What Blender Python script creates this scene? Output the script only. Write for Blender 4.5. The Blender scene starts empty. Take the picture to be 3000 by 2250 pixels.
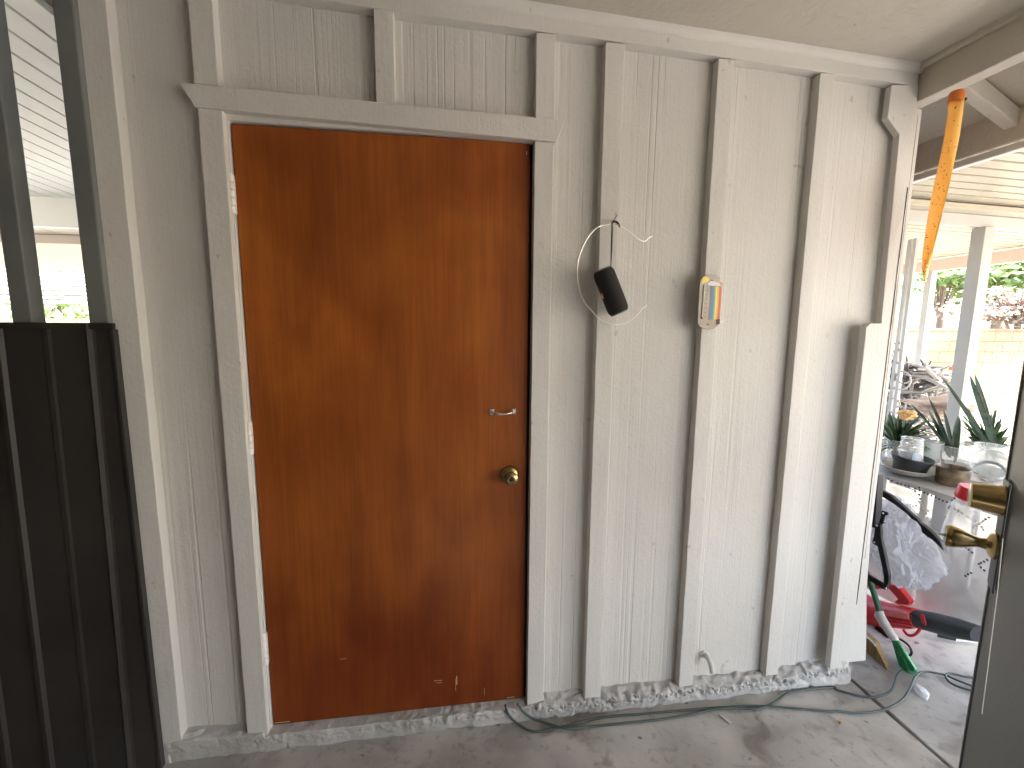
import bpy, bmesh, math, random
from mathutils import Vector, Matrix, noise
random.seed(7)
C = bpy.context.scene.collection
sc = bpy.context.scene
PI = math.pi

# ------------------------------------------------------------ camera
CAM = Vector((0.6437, -1.5216, 1.4384)); YAW, PITCH, ROLL, FPX = -0.13933, -0.13205, -0.00766, 1296.43
def rot():
    return (Matrix.Rotation(YAW, 3, 'Z') @ Matrix.Rotation(PITCH, 3, 'X') @ Matrix.Rotation(ROLL, 3, 'Y'))
RM = rot()
cam = bpy.data.cameras.new('camera'); camo = bpy.data.objects.new('camera', cam); C.objects.link(camo)
right, fwd, up = RM.col[0], RM.col[1], RM.col[2]
m = Matrix((right, up, -fwd)).transposed().to_4x4(); m.translation = CAM
camo.matrix_world = m
cam.sensor_width = 36; cam.lens = FPX/3000*36; cam.clip_start = 0.02; cam.clip_end = 500
sc.camera = camo

# ------------------------------------------------------------ light
SUN_EL, SUN_AZ = 50, 116      # azimuth measured clockwise from +Y
S = Vector((math.sin(math.radians(SUN_AZ))*math.cos(math.radians(SUN_EL)), math.cos(math.radians(SUN_AZ))*math.cos(math.radians(SUN_EL)), math.sin(math.radians(SUN_EL))))
w = bpy.data.worlds.new("World"); sc.world = w; w.use_nodes = True
nt = w.node_tree; nt.nodes.clear()
sky = nt.nodes.new('ShaderNodeTexSky'); sky.sky_type = 'NISHITA'; sky.sun_disc = False
sky.sun_elevation = math.radians(SUN_EL); sky.sun_rotation = math.radians(SUN_AZ); sky.dust_density = 2.5
bg = nt.nodes.new('ShaderNodeBackground'); bg.inputs[1].default_value = 0.15
wo = nt.nodes.new('ShaderNodeOutputWorld'); nt.links.new(sky.outputs[0], bg.inputs[0]); nt.links.new(bg.outputs[0], wo.inputs[0])
sun = bpy.data.lights.new('sun', 'SUN'); sun.energy = 4.2; sun.angle = math.radians(0.55); sun.color = (1, .94, .85)
suno = bpy.data.objects.new('sun', sun); C.objects.link(suno)
suno.rotation_euler = S.to_track_quat('Z', 'Y').to_euler(); suno.location = S*30
sc.view_settings.view_transform = 'Standard'; sc.view_settings.look = 'None'
sc.view_settings.exposure = 3.36; sc.view_settings.gamma = 1
sc.cycles.use_denoising = True
sc.cycles.max_bounces = 14; sc.cycles.diffuse_bounces = 10; sc.cycles.transparent_max_bounces = 16
sc.cycles.sample_clamp_indirect = 12

# ------------------------------------------------------------ pixel -> point on a real plane
def ray(px, py): return RM @ Vector(((px-1500)/FPX, 1, -(py-1125)/FPX))
def aY(px, py, v): d = ray(px, py); return CAM + d*((v-CAM.y)/d.y)
def aX(px, py, v): d = ray(px, py); return CAM + d*((v-CAM.x)/d.x)
def aZ(px, py, v): d = ray(px, py); return CAM + d*((v-CAM.z)/d.z)
def mpp(p): return (Vector(p)-CAM).dot(fwd)/FPX      # metres per photo pixel at p

# ------------------------------------------------------------ materials
def nd(nt, t, **k):
    n = nt.nodes.new(t)
    for a, b in k.items():
        if hasattr(n, a): setattr(n, a, b)
        else: n.inputs[a].default_value = b
    return n
def mat(name, c1, c2=None, rough=.6, scale=(4, 4, 4), nscale=1., detail=5, bump=0, bscale=None, bdet=4, metal=0, spec=.5, alpha=1, trans=0, lo=.35, hi=.65, ior=1.45, sub=0, rvar=0):
    M = bpy.data.materials.new(name); M.use_nodes = True; t = M.node_tree; P = t.nodes['Principled BSDF']
    P.inputs['Roughness'].default_value = rough; P.inputs['Metallic'].default_value = metal
    P.inputs['Specular IOR Level'].default_value = spec; P.inputs['Alpha'].default_value = alpha
    P.inputs['Transmission Weight'].default_value = trans; P.inputs['IOR'].default_value = ior
    tc = nd(t, 'ShaderNodeTexCoord')
    mp = nd(t, 'ShaderNodeMapping'); mp.inputs['Scale'].default_value = scale; t.links.new(tc.outputs['Object'], mp.inputs[0])
    n = nd(t, 'ShaderNodeTexNoise', Scale=nscale, Detail=detail); t.links.new(mp.outputs[0], n.inputs['Vector'])
    r = nd(t, 'ShaderNodeValToRGB'); t.links.new(n.outputs[0], r.inputs[0])
    r.color_ramp.elements[0].position = lo; r.color_ramp.elements[1].position = hi
    r.color_ramp.elements[0].color = (*c1, 1); r.color_ramp.elements[1].color = (*(c2 or c1), 1)
    t.links.new(r.outputs[0], P.inputs['Base Color'])
    M['ramp'] = 1
    if rvar:
        mr = nd(t, 'ShaderNodeMapRange'); mr.inputs['To Min'].default_value = max(.02, rough-rvar); mr.inputs['To Max'].default_value = rough+rvar
        t.links.new(n.outputs[0], mr.inputs[0]); t.links.new(mr.outputs[0], P.inputs['Roughness'])
    if bump:
        mp2 = nd(t, 'ShaderNodeMapping'); mp2.inputs['Scale'].default_value = bscale or scale; t.links.new(tc.outputs['Object'], mp2.inputs[0])
        n2 = nd(t, 'ShaderNodeTexNoise', Scale=1., Detail=bdet); t.links.new(mp2.outputs[0], n2.inputs['Vector'])
        b = nd(t, 'ShaderNodeBump', Strength=1., Distance=bump); t.links.new(n2.outputs[0], b.inputs['Height']); t.links.new(b.outputs[0], P.inputs['Normal'])
    return M

def paint(name, c, vert=0.0, groove=0.0, seed=0., dirt=.12, bumpd=.0012, fine=90):
    """aged gloss paint on timber: mottling, brush bump, saw-cut striations along z"""
    M = bpy.data.materials.new(name); M.use_nodes = True; t = M.node_tree; L = t.links; P = t.nodes['Principled BSDF']
    P.inputs['Roughness'].default_value = .55; P.inputs['Specular IOR Level'].default_value = .35
    tc = nd(t, 'ShaderNodeTexCoord')
    def nz(scale, det=4, w=0):
        mp = nd(t, 'ShaderNodeMapping'); mp.inputs['Scale'].default_value = scale; mp.inputs['Location'].default_value = (seed+w, w*2, seed)
        L.new(tc.outputs['Object'], mp.inputs[0]); n = nd(t, 'ShaderNodeTexNoise', Scale=1., Detail=det); L.new(mp.outputs[0], n.inputs['Vector']); return n.outputs[0]
    # colour
    r = nd(t, 'ShaderNodeValToRGB'); L.new(nz((2.2, 2.2, 1.3), 6), r.inputs[0])
    r.color_ramp.elements[0].position = .3; r.color_ramp.elements[1].position = .7
    r.color_ramp.elements[0].color = (*[x*(1-dirt) for x in c], 1); r.color_ramp.elements[1].color = (*c, 1)
    r2 = nd(t, 'ShaderNodeValToRGB'); L.new(nz((26, 26, 20), 2, 5), r2.inputs[0])   # scuffs and specks
    r2.color_ramp.elements[0].position = .225; r2.color_ramp.elements[1].position = .27
    r2.color_ramp.elements[0].color = (.62, .6, .58, 1); r2.color_ramp.elements[1].color = (1, 1, 1, 1)
    mx = nd(t, 'ShaderNodeMix', data_type='RGBA', blend_type='MULTIPLY'); mx.inputs[0].default_value = .6
    L.new(r.outputs[0], mx.inputs[6]); L.new(r2.outputs[0], mx.inputs[7]); L.new(mx.outputs[2], P.inputs['Base Color'])
    # bump
    def mth(op, a, b):
        n = nd(t, 'ShaderNodeMath', operation=op)
        for i, v in enumerate((a, b)):
            if isinstance(v, (int, float)): n.inputs[i].default_value = v
            else: L.new(v, n.inputs[i])
        return n.outputs[0]
    h = mth('MULTIPLY', nz((fine, fine, fine), 3, 1), 1.0)
    h = mth('ADD', h, mth('MULTIPLY', nz((18, 18, 14), 3, 2), 1.6))
    if vert:
        h = mth('ADD', h, mth('MULTIPLY', nz((170, 60, 1.1), 3, 3), vert))
    if groove:
        g = nd(t, 'ShaderNodeValToRGB'); L.new(nz((75, 30, .35), 1, 4), g.inputs[0])
        g.color_ramp.elements[0].position = .6; g.color_ramp.elements[1].position = .66
        msk = nd(t, 'ShaderNodeValToRGB'); L.new(nz((5.5, 3, .3), 1, 8), msk.inputs[0])
        msk.color_ramp.elements[0].position = .42; msk.color_ramp.elements[1].position = .6
        h = mth('SUBTRACT', h, mth('MULTIPLY', mth('MULTIPLY', g.outputs[0], msk.outputs[0]), groove))
    b = nd(t, 'ShaderNodeBump', Strength=1., Distance=bumpd); L.new(h, b.inputs['Height']); L.new(b.outputs[0], P.inputs['Normal'])
    return M

GREY = (.62, .602, .572)
M_panel = paint('painted_plywood', GREY, vert=1.05, groove=1.7, seed=3)
M_trim = paint('painted_trim', (.63, .612, .58), vert=.5, seed=9, bumpd=.0011)
M_curb = paint('painted_concrete', (.50, .49, .475), seed=21, bumpd=.003, fine=60, dirt=.3)
M_ceil = paint('ceiling_texture', (.52, .485, .42), seed=31, bumpd=.003, fine=50, dirt=.06)
M_beam = paint('painted_beam', (.56, .52, .45), vert=0, seed=41, bumpd=.002, dirt=.15)
M_dark = mat('dark_powder_coat', (.024, .021, .02), (.036, .033, .031), rough=.5, scale=(3, 3, 3), bump=.0006, bscale=(160, 160, 160), spec=.4)
M_bar = mat('grey_green_steel', (.13, .14, .135), (.17, .18, .17), rough=.5, scale=(4, 4, 4), bump=.0005, bscale=(120, 120, 120))
M_black = mat('black_plastic', (.012, .012, .014), (.02, .02, .022), rough=.45)
M_tubeblk = mat('black_tube', (.02, .02, .024), (.035, .035, .04), rough=.35)
M_gap = mat('dark_wood_gap', (.03, .015, .01), rough=.8)
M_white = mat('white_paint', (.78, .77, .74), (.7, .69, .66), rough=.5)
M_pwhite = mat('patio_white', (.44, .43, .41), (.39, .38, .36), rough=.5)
M_alum = mat('cream_aluminium', (.43, .395, .315), (.375, .34, .265), rough=.4, scale=(1.5, 1.5, 1.5))
M_hinge = mat('painted_hinge', (.82, .8, .76), (.74, .72, .68), rough=.4, scale=(60, 60, 60))
M_brass = mat('brass', (.42, .32, .15), (.30, .22, .10), rough=.26, metal=1, scale=(30, 30, 30))
M_chrome = mat('chrome', (.8, .78, .76), rough=.18, metal=1)
M_wire = mat('galvanised_wire', (.9, .88, .82), rough=.35, metal=.5)
M_steel = mat('bolt_steel', (.7, .7, .7), rough=.3, metal=1)
M_clear = mat('clear_plastic', (.93, .95, .95), rough=.1, alpha=.2, spec=.8)
M_frost = mat('frosted_plastic', (.8, .83, .83), (.7, .74, .75), rough=.3, alpha=.62)
M_leaf = mat('green_leaf', (.045, .10, .035), (.10, .19, .06), rough=.42, scale=(12, 12, 12))
M_leafd = mat('grey_green_leaf', (.04, .075, .045), (.12, .17, .10), rough=.4, scale=(9, 9, 22))
M_tree = mat('tree_leaf', (.15, .23, .07), (.32, .41, .17), rough=.6, scale=(1.2, 1.2, 1.2))
M_pink = mat('dry_blossom', (.30, .21, .16), (.5, .42, .34), rough=.8, scale=(2, 2, 2))
M_bark = mat('bark', (.12, .085, .06), (.2, .15, .11), rough=.9, scale=(8, 8, 3), bump=.01)

def floor_mat():
    M = bpy.data.materials.new('stained_concrete'); M.use_nodes = True; t = M.node_tree; L = t.links; P = t.nodes['Principled BSDF']
    P.inputs['Roughness'].default_value = .75
    tc = nd(t, 'ShaderNodeTexCoord')
    def nz(sx, det=6, off=0, dist=0):
        mp = nd(t, 'ShaderNodeMapping'); mp.inputs['Scale'].default_value = (sx, sx, sx); mp.inputs['Location'].default_value = (off, off, 0)
        L.new(tc.outputs['Object'], mp.inputs[0]); n = nd(t, 'ShaderNodeTexNoise', Scale=1., Detail=det, Distortion=dist); L.new(mp.outputs[0], n.inputs['Vector']); return n.outputs[0]
    def ramp(f, a, ca, b, cb):
        r = nd(t, 'ShaderNodeValToRGB'); L.new(f, r.inputs[0]); r.color_ramp.elements[0].position = a; r.color_ramp.elements[1].position = b
        r.color_ramp.elements[0].color = (*ca, 1); r.color_ramp.elements[1].color = (*cb, 1); return r.outputs[0]
    base = ramp(nz(2.6, 8, 0, .6), .38, (.31, .295, .275), .66, (.49, .475, .45))
    for f, a, b, k in ((nz(7, 5, 3, .8), .30, .44, (.62, .6, .57)), (nz(1.6, 4, 11), .33, .5, (.62, .59, .56)), (nz(38, 3, 7), .3, .42, (.8, .79, .78)), (nz(17, 2, 19), .255, .3, (.42, .38, .35))):
        mx = nd(t, 'ShaderNodeMix', data_type='RGBA', blend_type='MULTIPLY'); mx.inputs[0].default_value = 1
        L.new(base, mx.inputs[6]); L.new(ramp(f, a, k, b, (1, 1, 1)), mx.inputs[7]); base = mx.outputs[2]
    L.new(base, P.inputs['Base Color'])
    b = nd(t, 'ShaderNodeBump', Strength=1., Distance=.0025); L.new(nz(30, 8, 2), b.inputs['Height']); L.new(b.outputs[0], P.inputs['Normal'])
    return M
M_floor = floor_mat()

def door_mat():
    M = bpy.data.materials.new('stained_veneer'); M.use_nodes = True; t = M.node_tree; L = t.links; P = t.nodes['Principled BSDF']
    P.inputs['Specular IOR Level'].default_value = .3
    tc = nd(t, 'ShaderNodeTexCoord')
    def nz(s, det=5, off=0, dist=0):
        mp = nd(t, 'ShaderNodeMapping'); mp.inputs['Scale'].default_value = s; mp.inputs['Location'].default_value = (off, off, off*.5)
        L.new(tc.outputs['Object'], mp.inputs[0]); n = nd(t, 'ShaderNodeTexNoise', Scale=1., Detail=det, Distortion=dist); L.new(mp.outputs[0], n.inputs['Vector']); return n.outputs[0]
    def ramp(f, a, ca, b, cb):
        r = nd(t, 'ShaderNodeValToRGB'); L.new(f, r.inputs[0]); r.color_ramp.elements[0].position = a; r.color_ramp.elements[1].position = b
        r.color_ramp.elements[0].color = (*ca, 1); r.color_ramp.elements[1].color = (*cb, 1); return r.outputs[0]
    base = ramp(nz((4.5, 1, 1.1), 5, 2, 1.2), .3, (.27, .070, .011), .7, (.43, .135, .019))
    for f, a, b, k in ((nz((40, 8, 1.0), 5, 5, .5), .36, .6, (.90, .89, .88)), (nz((120, 8, 4), 3, 9), .35, .6, (.9, .88, .86)), (nz((1.8, 1, 1.5), 3, 31, .6), .36, .60, (.70, .58, .52)), (nz((22, 1, 14), 2, 17), .20, .25, (.7, .66, .62))):
        mx = nd(t, 'ShaderNodeMix', data_type='RGBA', blend_type='MULTIPLY'); mx.inputs[0].default_value = 1
        L.new(base, mx.inputs[6]); L.new(ramp(f, a, k, b, (1, 1, 1)), mx.inputs[7]); base = mx.outputs[2]
    # base colour turns darker and redder towards the bottom, unevenly
    sx = nd(t, 'ShaderNodeSeparateXYZ'); L.new(tc.outputs['Object'], sx.inputs[0])
    def mr(s, a, b): n = nd(t, 'ShaderNodeMapRange'); n.interpolation_type = 'SMOOTHSTEP'; L.new(s, n.inputs[0]); n.inputs[1].default_value = a; n.inputs[2].default_value = b; return n.outputs[0]
    ad = nd(t, 'ShaderNodeMath', operation='ADD'); L.new(sx.outputs[2], ad.inputs[0])
    mm = nd(t, 'ShaderNodeMath', operation='MULTIPLY'); L.new(nz((3, 1, 2), 4, 40), mm.inputs[0]); mm.inputs[1].default_value = .8; L.new(mm.outputs[0], ad.inputs[1])
    mx = nd(t, 'ShaderNodeMix', data_type='RGBA', blend_type='MULTIPLY'); inv = nd(t, 'ShaderNodeMath', operation='SUBTRACT'); inv.inputs[0].default_value = 1; L.new(mr(ad.outputs[0], .5, 1.6), inv.inputs[1])
    L.new(inv.outputs[0], mx.inputs[0]); L.new(base, mx.inputs[6]); mx.inputs[7].default_value = (.60, .43, .40, 1); base = mx.outputs[2]
    L.new(base, P.inputs['Base Color'])
    rr = nd(t, 'ShaderNodeMapRange'); L.new(nz((5, 1, 4), 5, 23), rr.inputs[0]); rr.inputs[3].default_value = .3; rr.inputs[4].default_value = .62; L.new(rr.outputs[0], P.inputs['Roughness'])
    b = nd(t, 'ShaderNodeBump', Strength=.6, Distance=.0007); L.new(nz((110, 8, 3), 4, 3), b.inputs['Height']); L.new(b.outputs[0], P.inputs['Normal'])
    return M
M_door = door_mat()

# ------------------------------------------------------------ mesh builder
class MB:
    def __init__(s): s.v = []; s.f = []
    def add(s, vs, fs):
        o = len(s.v); s.v += [Vector(x) for x in vs]; s.f += [tuple(i+o for i in f) for f in fs]; return s
    def box(s, x0, x1, y0, y1, z0, z1):
        v = [(x, y, z) for z in (z0, z1) for y in (y0, y1) for x in (x0, x1)]
        return s.add(v, [(0, 2, 3, 1), (4, 5, 7, 6), (0, 1, 5, 4), (2, 6, 7, 3), (0, 4, 6, 2), (1, 3, 7, 5)])
    def board(s, x0, x1, y0, y1, z0, z1, seg=.06, amp=.0012, lean=0, ax=2):
        """a box cut along ax into short lengths whose edges wander a little"""
        lo, hi = [x0, y0, z0], [x1, y1, z1]
        n = max(2, int((hi[ax]-lo[ax])/seg)); sd = random.random()*99
        a, b = [i for i in range(3) if i != ax]
        rows = []
        for i in range(n+1):
            t = lo[ax]+(hi[ax]-lo[ax])*i/n; row = []
            for k, (u, v) in enumerate(((0, 0), (1, 0), (1, 1), (0, 1))):
                p = [0, 0, 0]; p[ax] = t; p[a] = (lo, hi)[u][a]; p[b] = (lo, hi)[v][b]
                p[a] += noise.noise(Vector((t*9, k*7.3, sd)))*amp + (lean*(t-lo[ax]) if a == 0 else 0)
                p[b] += noise.noise(Vector((t*7, k*3.1+50, sd)))*amp*.7
                row.append(p)
            rows.append(row)
        vs = [p for r in rows for p in r]; fs = []
        for i in range(n):
            for k in range(4): q = (k+1) % 4; fs.append((i*4+k, i*4+q, i*4+4+q, i*4+4+k))
        fs += [(3, 2, 1, 0), (n*4, n*4+1, n*4+2, n*4+3)]
        return s.add(vs, fs)
    def prism(s, pts, d):
        """polygon pts (3D) extruded by vector d"""
        n = len(pts); d = Vector(d); vs = [Vector(p) for p in pts]+[Vector(p)+d for p in pts]
        return s.add(vs, [tuple(range(n-1, -1, -1)), tuple(range(n, 2*n))]+[(i, (i+1) % n, n+(i+1) % n, n+i) for i in range(n)])
    def tube(s, pts, r, n=8, cap=True):
        pts = [Vector(p) for p in pts]; m_ = len(pts); rr = r if isinstance(r, (list, tuple)) else [r]*m_
        vs = []; ref = None
        for i, p in enumerate(pts):
            t = (pts[min(i+1, m_-1)]-pts[max(i-1, 0)]).normalized()
            if ref is None: ref = t.orthogonal().normalized()
            ref = (ref-t*ref.dot(t)).normalized(); b = t.cross(ref)
            vs += [p+(ref*math.cos(2*PI*k/n)+b*math.sin(2*PI*k/n))*rr[i] for k in range(n)]
        fs = [(i*n+k, i*n+(k+1) % n, (i+1)*n+(k+1) % n, (i+1)*n+k) for i in range(m_-1) for k in range(n)]
        if cap: fs += [tuple(range(n-1, -1, -1)), tuple((m_-1)*n+k for k in range(n))]
        return s.add(vs, fs)
    def lathe(s, c, prof, axis=(0, 0, 1), n=28, closed=False, cap=False):
        a = Vector(axis).normalized(); u = a.orthogonal().normalized(); v = a.cross(u); c = Vector(c); vs = []
        for r, h in prof: vs += [c+a*h+(u*math.cos(2*PI*k/n)+v*math.sin(2*PI*k/n))*r for k in range(n)]
        fs = [(i*n+k, i*n+(k+1) % n, (i+1)*n+(k+1) % n, (i+1)*n+k) for i in range(len(prof)-1) for k in range(n)]
        if cap: fs += [tuple(range(n-1, -1, -1)), tuple((len(prof)-1)*n+k for k in range(n))]
        return s.add(vs, fs)
    def build(s, name, m_, parent=None, bevel=0, smooth=False, solid=0, seg=2):
        off = Vector((0, 0, 0)); r = parent
        while r is not None: off = off+Vector(r.location); r = r.parent
        me = bpy.data.meshes.new(name); me.from_pydata([tuple(v-off) for v in s.v], [], s.f)
        bm = bmesh.new(); bm.from_mesh(me); bmesh.ops.recalc_face_normals(bm, faces=bm.faces); bm.to_mesh(me); bm.free()
        if smooth: me.shade_smooth(); me.set_sharp_from_angle(angle=math.radians(40))
        me.materials.append(m_); o = bpy.data.objects.new(name, me); C.objects.link(o)
        if parent: o.parent = parent
        if solid: md = o.modifiers.new('s', 'SOLIDIFY'); md.thickness = solid
        if bevel: md = o.modifiers.new('b', 'BEVEL'); md.width = bevel; md.segments = seg; md.limit_method = 'ANGLE'
        return o
def tag(o, label=None, cat=None, group=None, kind=None):
    if label: o['label'] = label
    if cat: o['category'] = cat
    if group: o['group'] = group
    if kind: o['kind'] = kind
    return o
def thing(name, label, cat, loc=(0, 0, 0), group=None):
    o = bpy.data.objects.new(name, None); C.objects.link(o); o.location = loc; o.empty_display_size = .05
    return tag(o, label, cat, group)
def spline(pts, n=6):
    pts = [Vector(p) for p in pts]; out = []
    for i in range(len(pts)-1):
        p0, p1, p2, p3 = pts[max(i-1, 0)], pts[i], pts[i+1], pts[min(i+2, len(pts)-1)]
        for k in range(n):
            t = k/n; out.append(.5*((2*p1)+(p2-p0)*t+(2*p0-5*p1+4*p2-p3)*t*t+(3*p1-p0-3*p2+p3)*t**3))
    return out+[pts[-1]]

FZ = -0.065
def tx(x): return .6437+(x-.6437)*.9889     # trim face stands 18 mm nearer than first measured
def tz(z): return 1.4384+(z-1.4384)*.9889
# ------------------------------------------------------------ setting
gm = mat('dry_ground', (.36, .31, .25), (.46, .41, .34), rough=.9, scale=(.8, .8, .8), bump=.01, bscale=(9, 9, 9))
tag(MB().add([(-120, -120, -.2), (120, -120, -.2), (120, 120, -.2), (-120, 120, -.2)], [(0, 1, 2, 3)]).build('ground', gm), kind='structure')
tag(MB().board(-4, 2.334, -7, 6, -.19, FZ, seg=.05, amp=.004, ax=1).build('carport_slab', M_floor, bevel=.004), kind='structure')
tag(MB().board(2.355, 6.3, -6, 6, -.19, FZ-.004, seg=.05, amp=.003, ax=1).build('patio_slab', M_floor, bevel=.004), kind='structure')

# ------------------------------------------------------------ the storage room wall with its door
W = thing('storage_shed', 'grey painted board and batten storage shed with a brown wooden door', 'shed', (1, .03, FZ))
pb = MB()
pb.box(-.30, -.03, .006, .05, -.05, 2.46).box(.945, 2.315, .006, .05, -.05, 2.46).box(-.03, .945, .006, .05, 2.05, 2.46)
pb.build('wall_panel', M_panel, W)
MB().box(-.36, 2.31, .09, .2, FZ-.02, 2.6).box(-.36, -.31, .2, 2.6, FZ-.02, 2.6).box(2.26, 2.31, .2, 2.0, FZ-.02, 2.6).box(-.31, 2.28, 2.0, 2.05, FZ-.02, 2.6).build('backing_wall', M_gap, W)  # front slab is an unseen backing added to block light; rest closes the shed
YF = -.031
def batten(x0, x1, z0, z1, y0=YF, amp=.0014):
    return MB().board(tx(x0), tx(x1), y0, .006, tz(z0), tz(z1), amp=amp).build('batten', M_trim, W, bevel=.0018)
batten(-.087, -.021, 2.128, 2.392); batten(.427, .484, 2.112, 2.375); batten(.925, .989, 2.103, 2.356)
batten(1.153, 1.218, -.02, 2.348); batten(1.548, 1.609, -.012, 2.333); batten(1.933, 1.990, -.006, 2.318)
# left corner board
MB().board(tx(-.378), tx(-.295), -.034, .006, FZ+.012, 2.47, amp=.0015).build('corner_board', M_trim, W, bevel=.002)
# right corner board with its notch, made as one outline
ol = [(2.198, 2.29), (2.196, 2.182), (2.252, 2.128), (2.268, 1.44), (2.279, .034), (2.383, .034), (2.372, .15), (2.347, .35), (2.334, .6), (2.333, 2.218), (2.309, 2.222), (2.309, 2.30)]
MB().prism([(x, -.034, z) for x, z in ol], (0, .024, 0)).build('corner_board', M_trim, W, bevel=.002)
MB().board(2.3175, 2.3184, -.0346, -.0335, .5, 2.2, amp=.0012).build('board_crack', M_bark, W)
MB().board(2.303, 2.3055, -.0355, -.0335, .3, 1.95, amp=.0015, lean=.004).build('board_crack', M_gap, W)
pk = [(2.195, 1.44), (2.212, 1.456), (2.268, 1.456), (2.281, 1.44), (2.281, 1.2), (2.292, .02), (2.203, .02), (2.197, 1.)]
MB().prism([(tx(x), -.060, tz(z)) for x, z in pk], (0, .026, 0)).build('fence_picket', M_trim, W, bevel=.002)
# top fascia, falling to the right with the roof
def sl(x): return 2.459-.0425*x
fa = [(-.6, 2.41), (.426, 2.376), (1.305, 2.348), (2.22, 2.308), (2.322, 2.304), (2.322, sl(2.32)), (-.6, sl(-.6))]
MB().prism([(tx(x), -.0335, tz(z) if z < 2.39 else z) for x, z in fa], (0, .0405, 0)).build('fascia_board', M_trim, W, bevel=.0015)
mo = MB(); n = 24
for i in range(n):
    for k in range(2): pass
prof = [(-.0335, -.027), (-.037, -.026), (-.044, -.019), (-.048, -.010), (-.049, .01), (-.0335, .01)]
vs = []; fs = []
for i in range(n+1):
    x = -.6+2.909*i/n
    vs += [(x, y, sl(x)+z+noise.noise(Vector((x*5, 0, 0)))*.0012) for y, z in prof]
L6 = len(prof)
for i in range(n): fs += [(i*L6+k, i*L6+(k+1) % L6, (i+1)*L6+(k+1) % L6, (i+1)*L6+k) for k in range(L6)]
mo.add(vs, fs).build('moulding', M_trim, W, smooth=True)

# door frame
F = thing('x', 'x', 'x'); bpy.data.objects.remove(F)
FR = MB().board(tx(-.083), tx(-.016), YF, .006, tz(-.018), tz(2.0625), amp=.0012).build('door_frame', M_trim, W, bevel=.0018)
MB().board(tx(.923)+.001, tx(.988), YF, .006, tz(-.02), tz(2.033), amp=.0012).build('casing', M_trim, FR, bevel=.0018)
MB().prism([(tx(x), -.037, tz(z)) for x, z in ((-.124, 2.127), (1.022, 2.100), (.995, 2.033), (.45, 2.048), (-.088, 2.0625))], (0, .043, 0)).build('header', M_trim, FR, bevel=.0015)
MB().box(-.03, -.004, -.010, .08, -.01, 2.036).box(-.03, .93, -.010, .08, 2.036, 2.055).build('jamb', M_trim, FR, bevel=.001)
MB().box(.918, .945, .012, .08, -.02, 2.034).build('latch_jamb', M_gap, FR)
D = MB().box(0, .912, 0, .035, .004, 2.031).build('door', M_door, W, bevel=.0015)
tag(D, 'orange brown stained flush wooden door')
for z0, z1 in ((1.77, 1.882), (1.012, 1.12), (.256, .368)):
    h = MB(); kz = (z1-z0)/5
    for i in range(5): h.lathe((-.0065, -.011, z0+i*kz), [(.002, .0002), (.0085, .001), (.0085, kz-.0012), (.002, kz-.0004)], n=14, cap=True)
    h.lathe((-.0065, -.011, z1), [(.0075, 0), (.006, .004), (.001, .006)], n=14).box(-.012, -.0005, -.008, .002, z0, z1)
    h.build('hinge', M_hinge, D, smooth=True)
# scratches near the bottom of the door
ms = mat('bare_scratch', (.55, .38, .2), (.62, .46, .28), rough=.8)
for x, z, wx, wz in ((.585, .115, .03, .0015), (.59, .106, .022, .001), (.655, .108, .004, .035), (.651, .09, .0015, .05), (.76, .05, .0012, .03), (.25, .24, .02, .001), (.862, .012, .03, .003), (.03, .012, .05, .003), (.9, 2.0, .003, .01)):
    MB().box(x-wx/2, x+wx/2, -.0006, .001, z-wz/2, z+wz/2).build('scratch', ms, D)
# chrome pull
PH = MB()
for x in (.786, .863): PH.box(x-.008, x+.008, -.003, -.0002, 1.126, 1.147)
PH.tube(spline([(.788, -.003, 1.136), (.794, -.016, 1.1355), (.806, -.022, 1.134), (.825, -.024, 1.132), (.845, -.022, 1.134), (.856, -.016, 1.1355), (.862, -.003, 1.136)], 5), [.004+.0012*math.sin(i*PI/30*2) for i in range(31)], n=12)
for x in (.786, .863):
    for z in (1.130, 1.143): PH.lathe((x-.001, -.0032, z), [(.0025, 0), (.0018, -.0008), (.0002, -.0012)], axis=(0, 1, 0), n=10)
PH.build('pull_handle', M_chrome, D, bevel=.0008, smooth=True)
K = MB().lathe((.851, 0, .905), [(.0335, 0), (.0335, .003), (.031, .007), (.026, .010), (.0165, .013), (.0125, .017), (.0125, .022), (.018, .027), (.0225, .034), (.0235, .042), (.0225, .049), (.018, .053), (.0125, .0545), (.0122, .0530), (.006, .0525), (.0002, .0525)], axis=(0, -1, 0), n=36).build('door_knob', M_brass, D, smooth=True)
MB().lathe((.851, -.053, .905), [(.0075, -.001), (.0075, .0025), (.0055, .003), (.0002, .003)], axis=(0, -1, 0), n=20).box(.8503, .8517, -.0567, -.0559, .901, .909).build('keyhole', M_gap, K, smooth=True)

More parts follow.
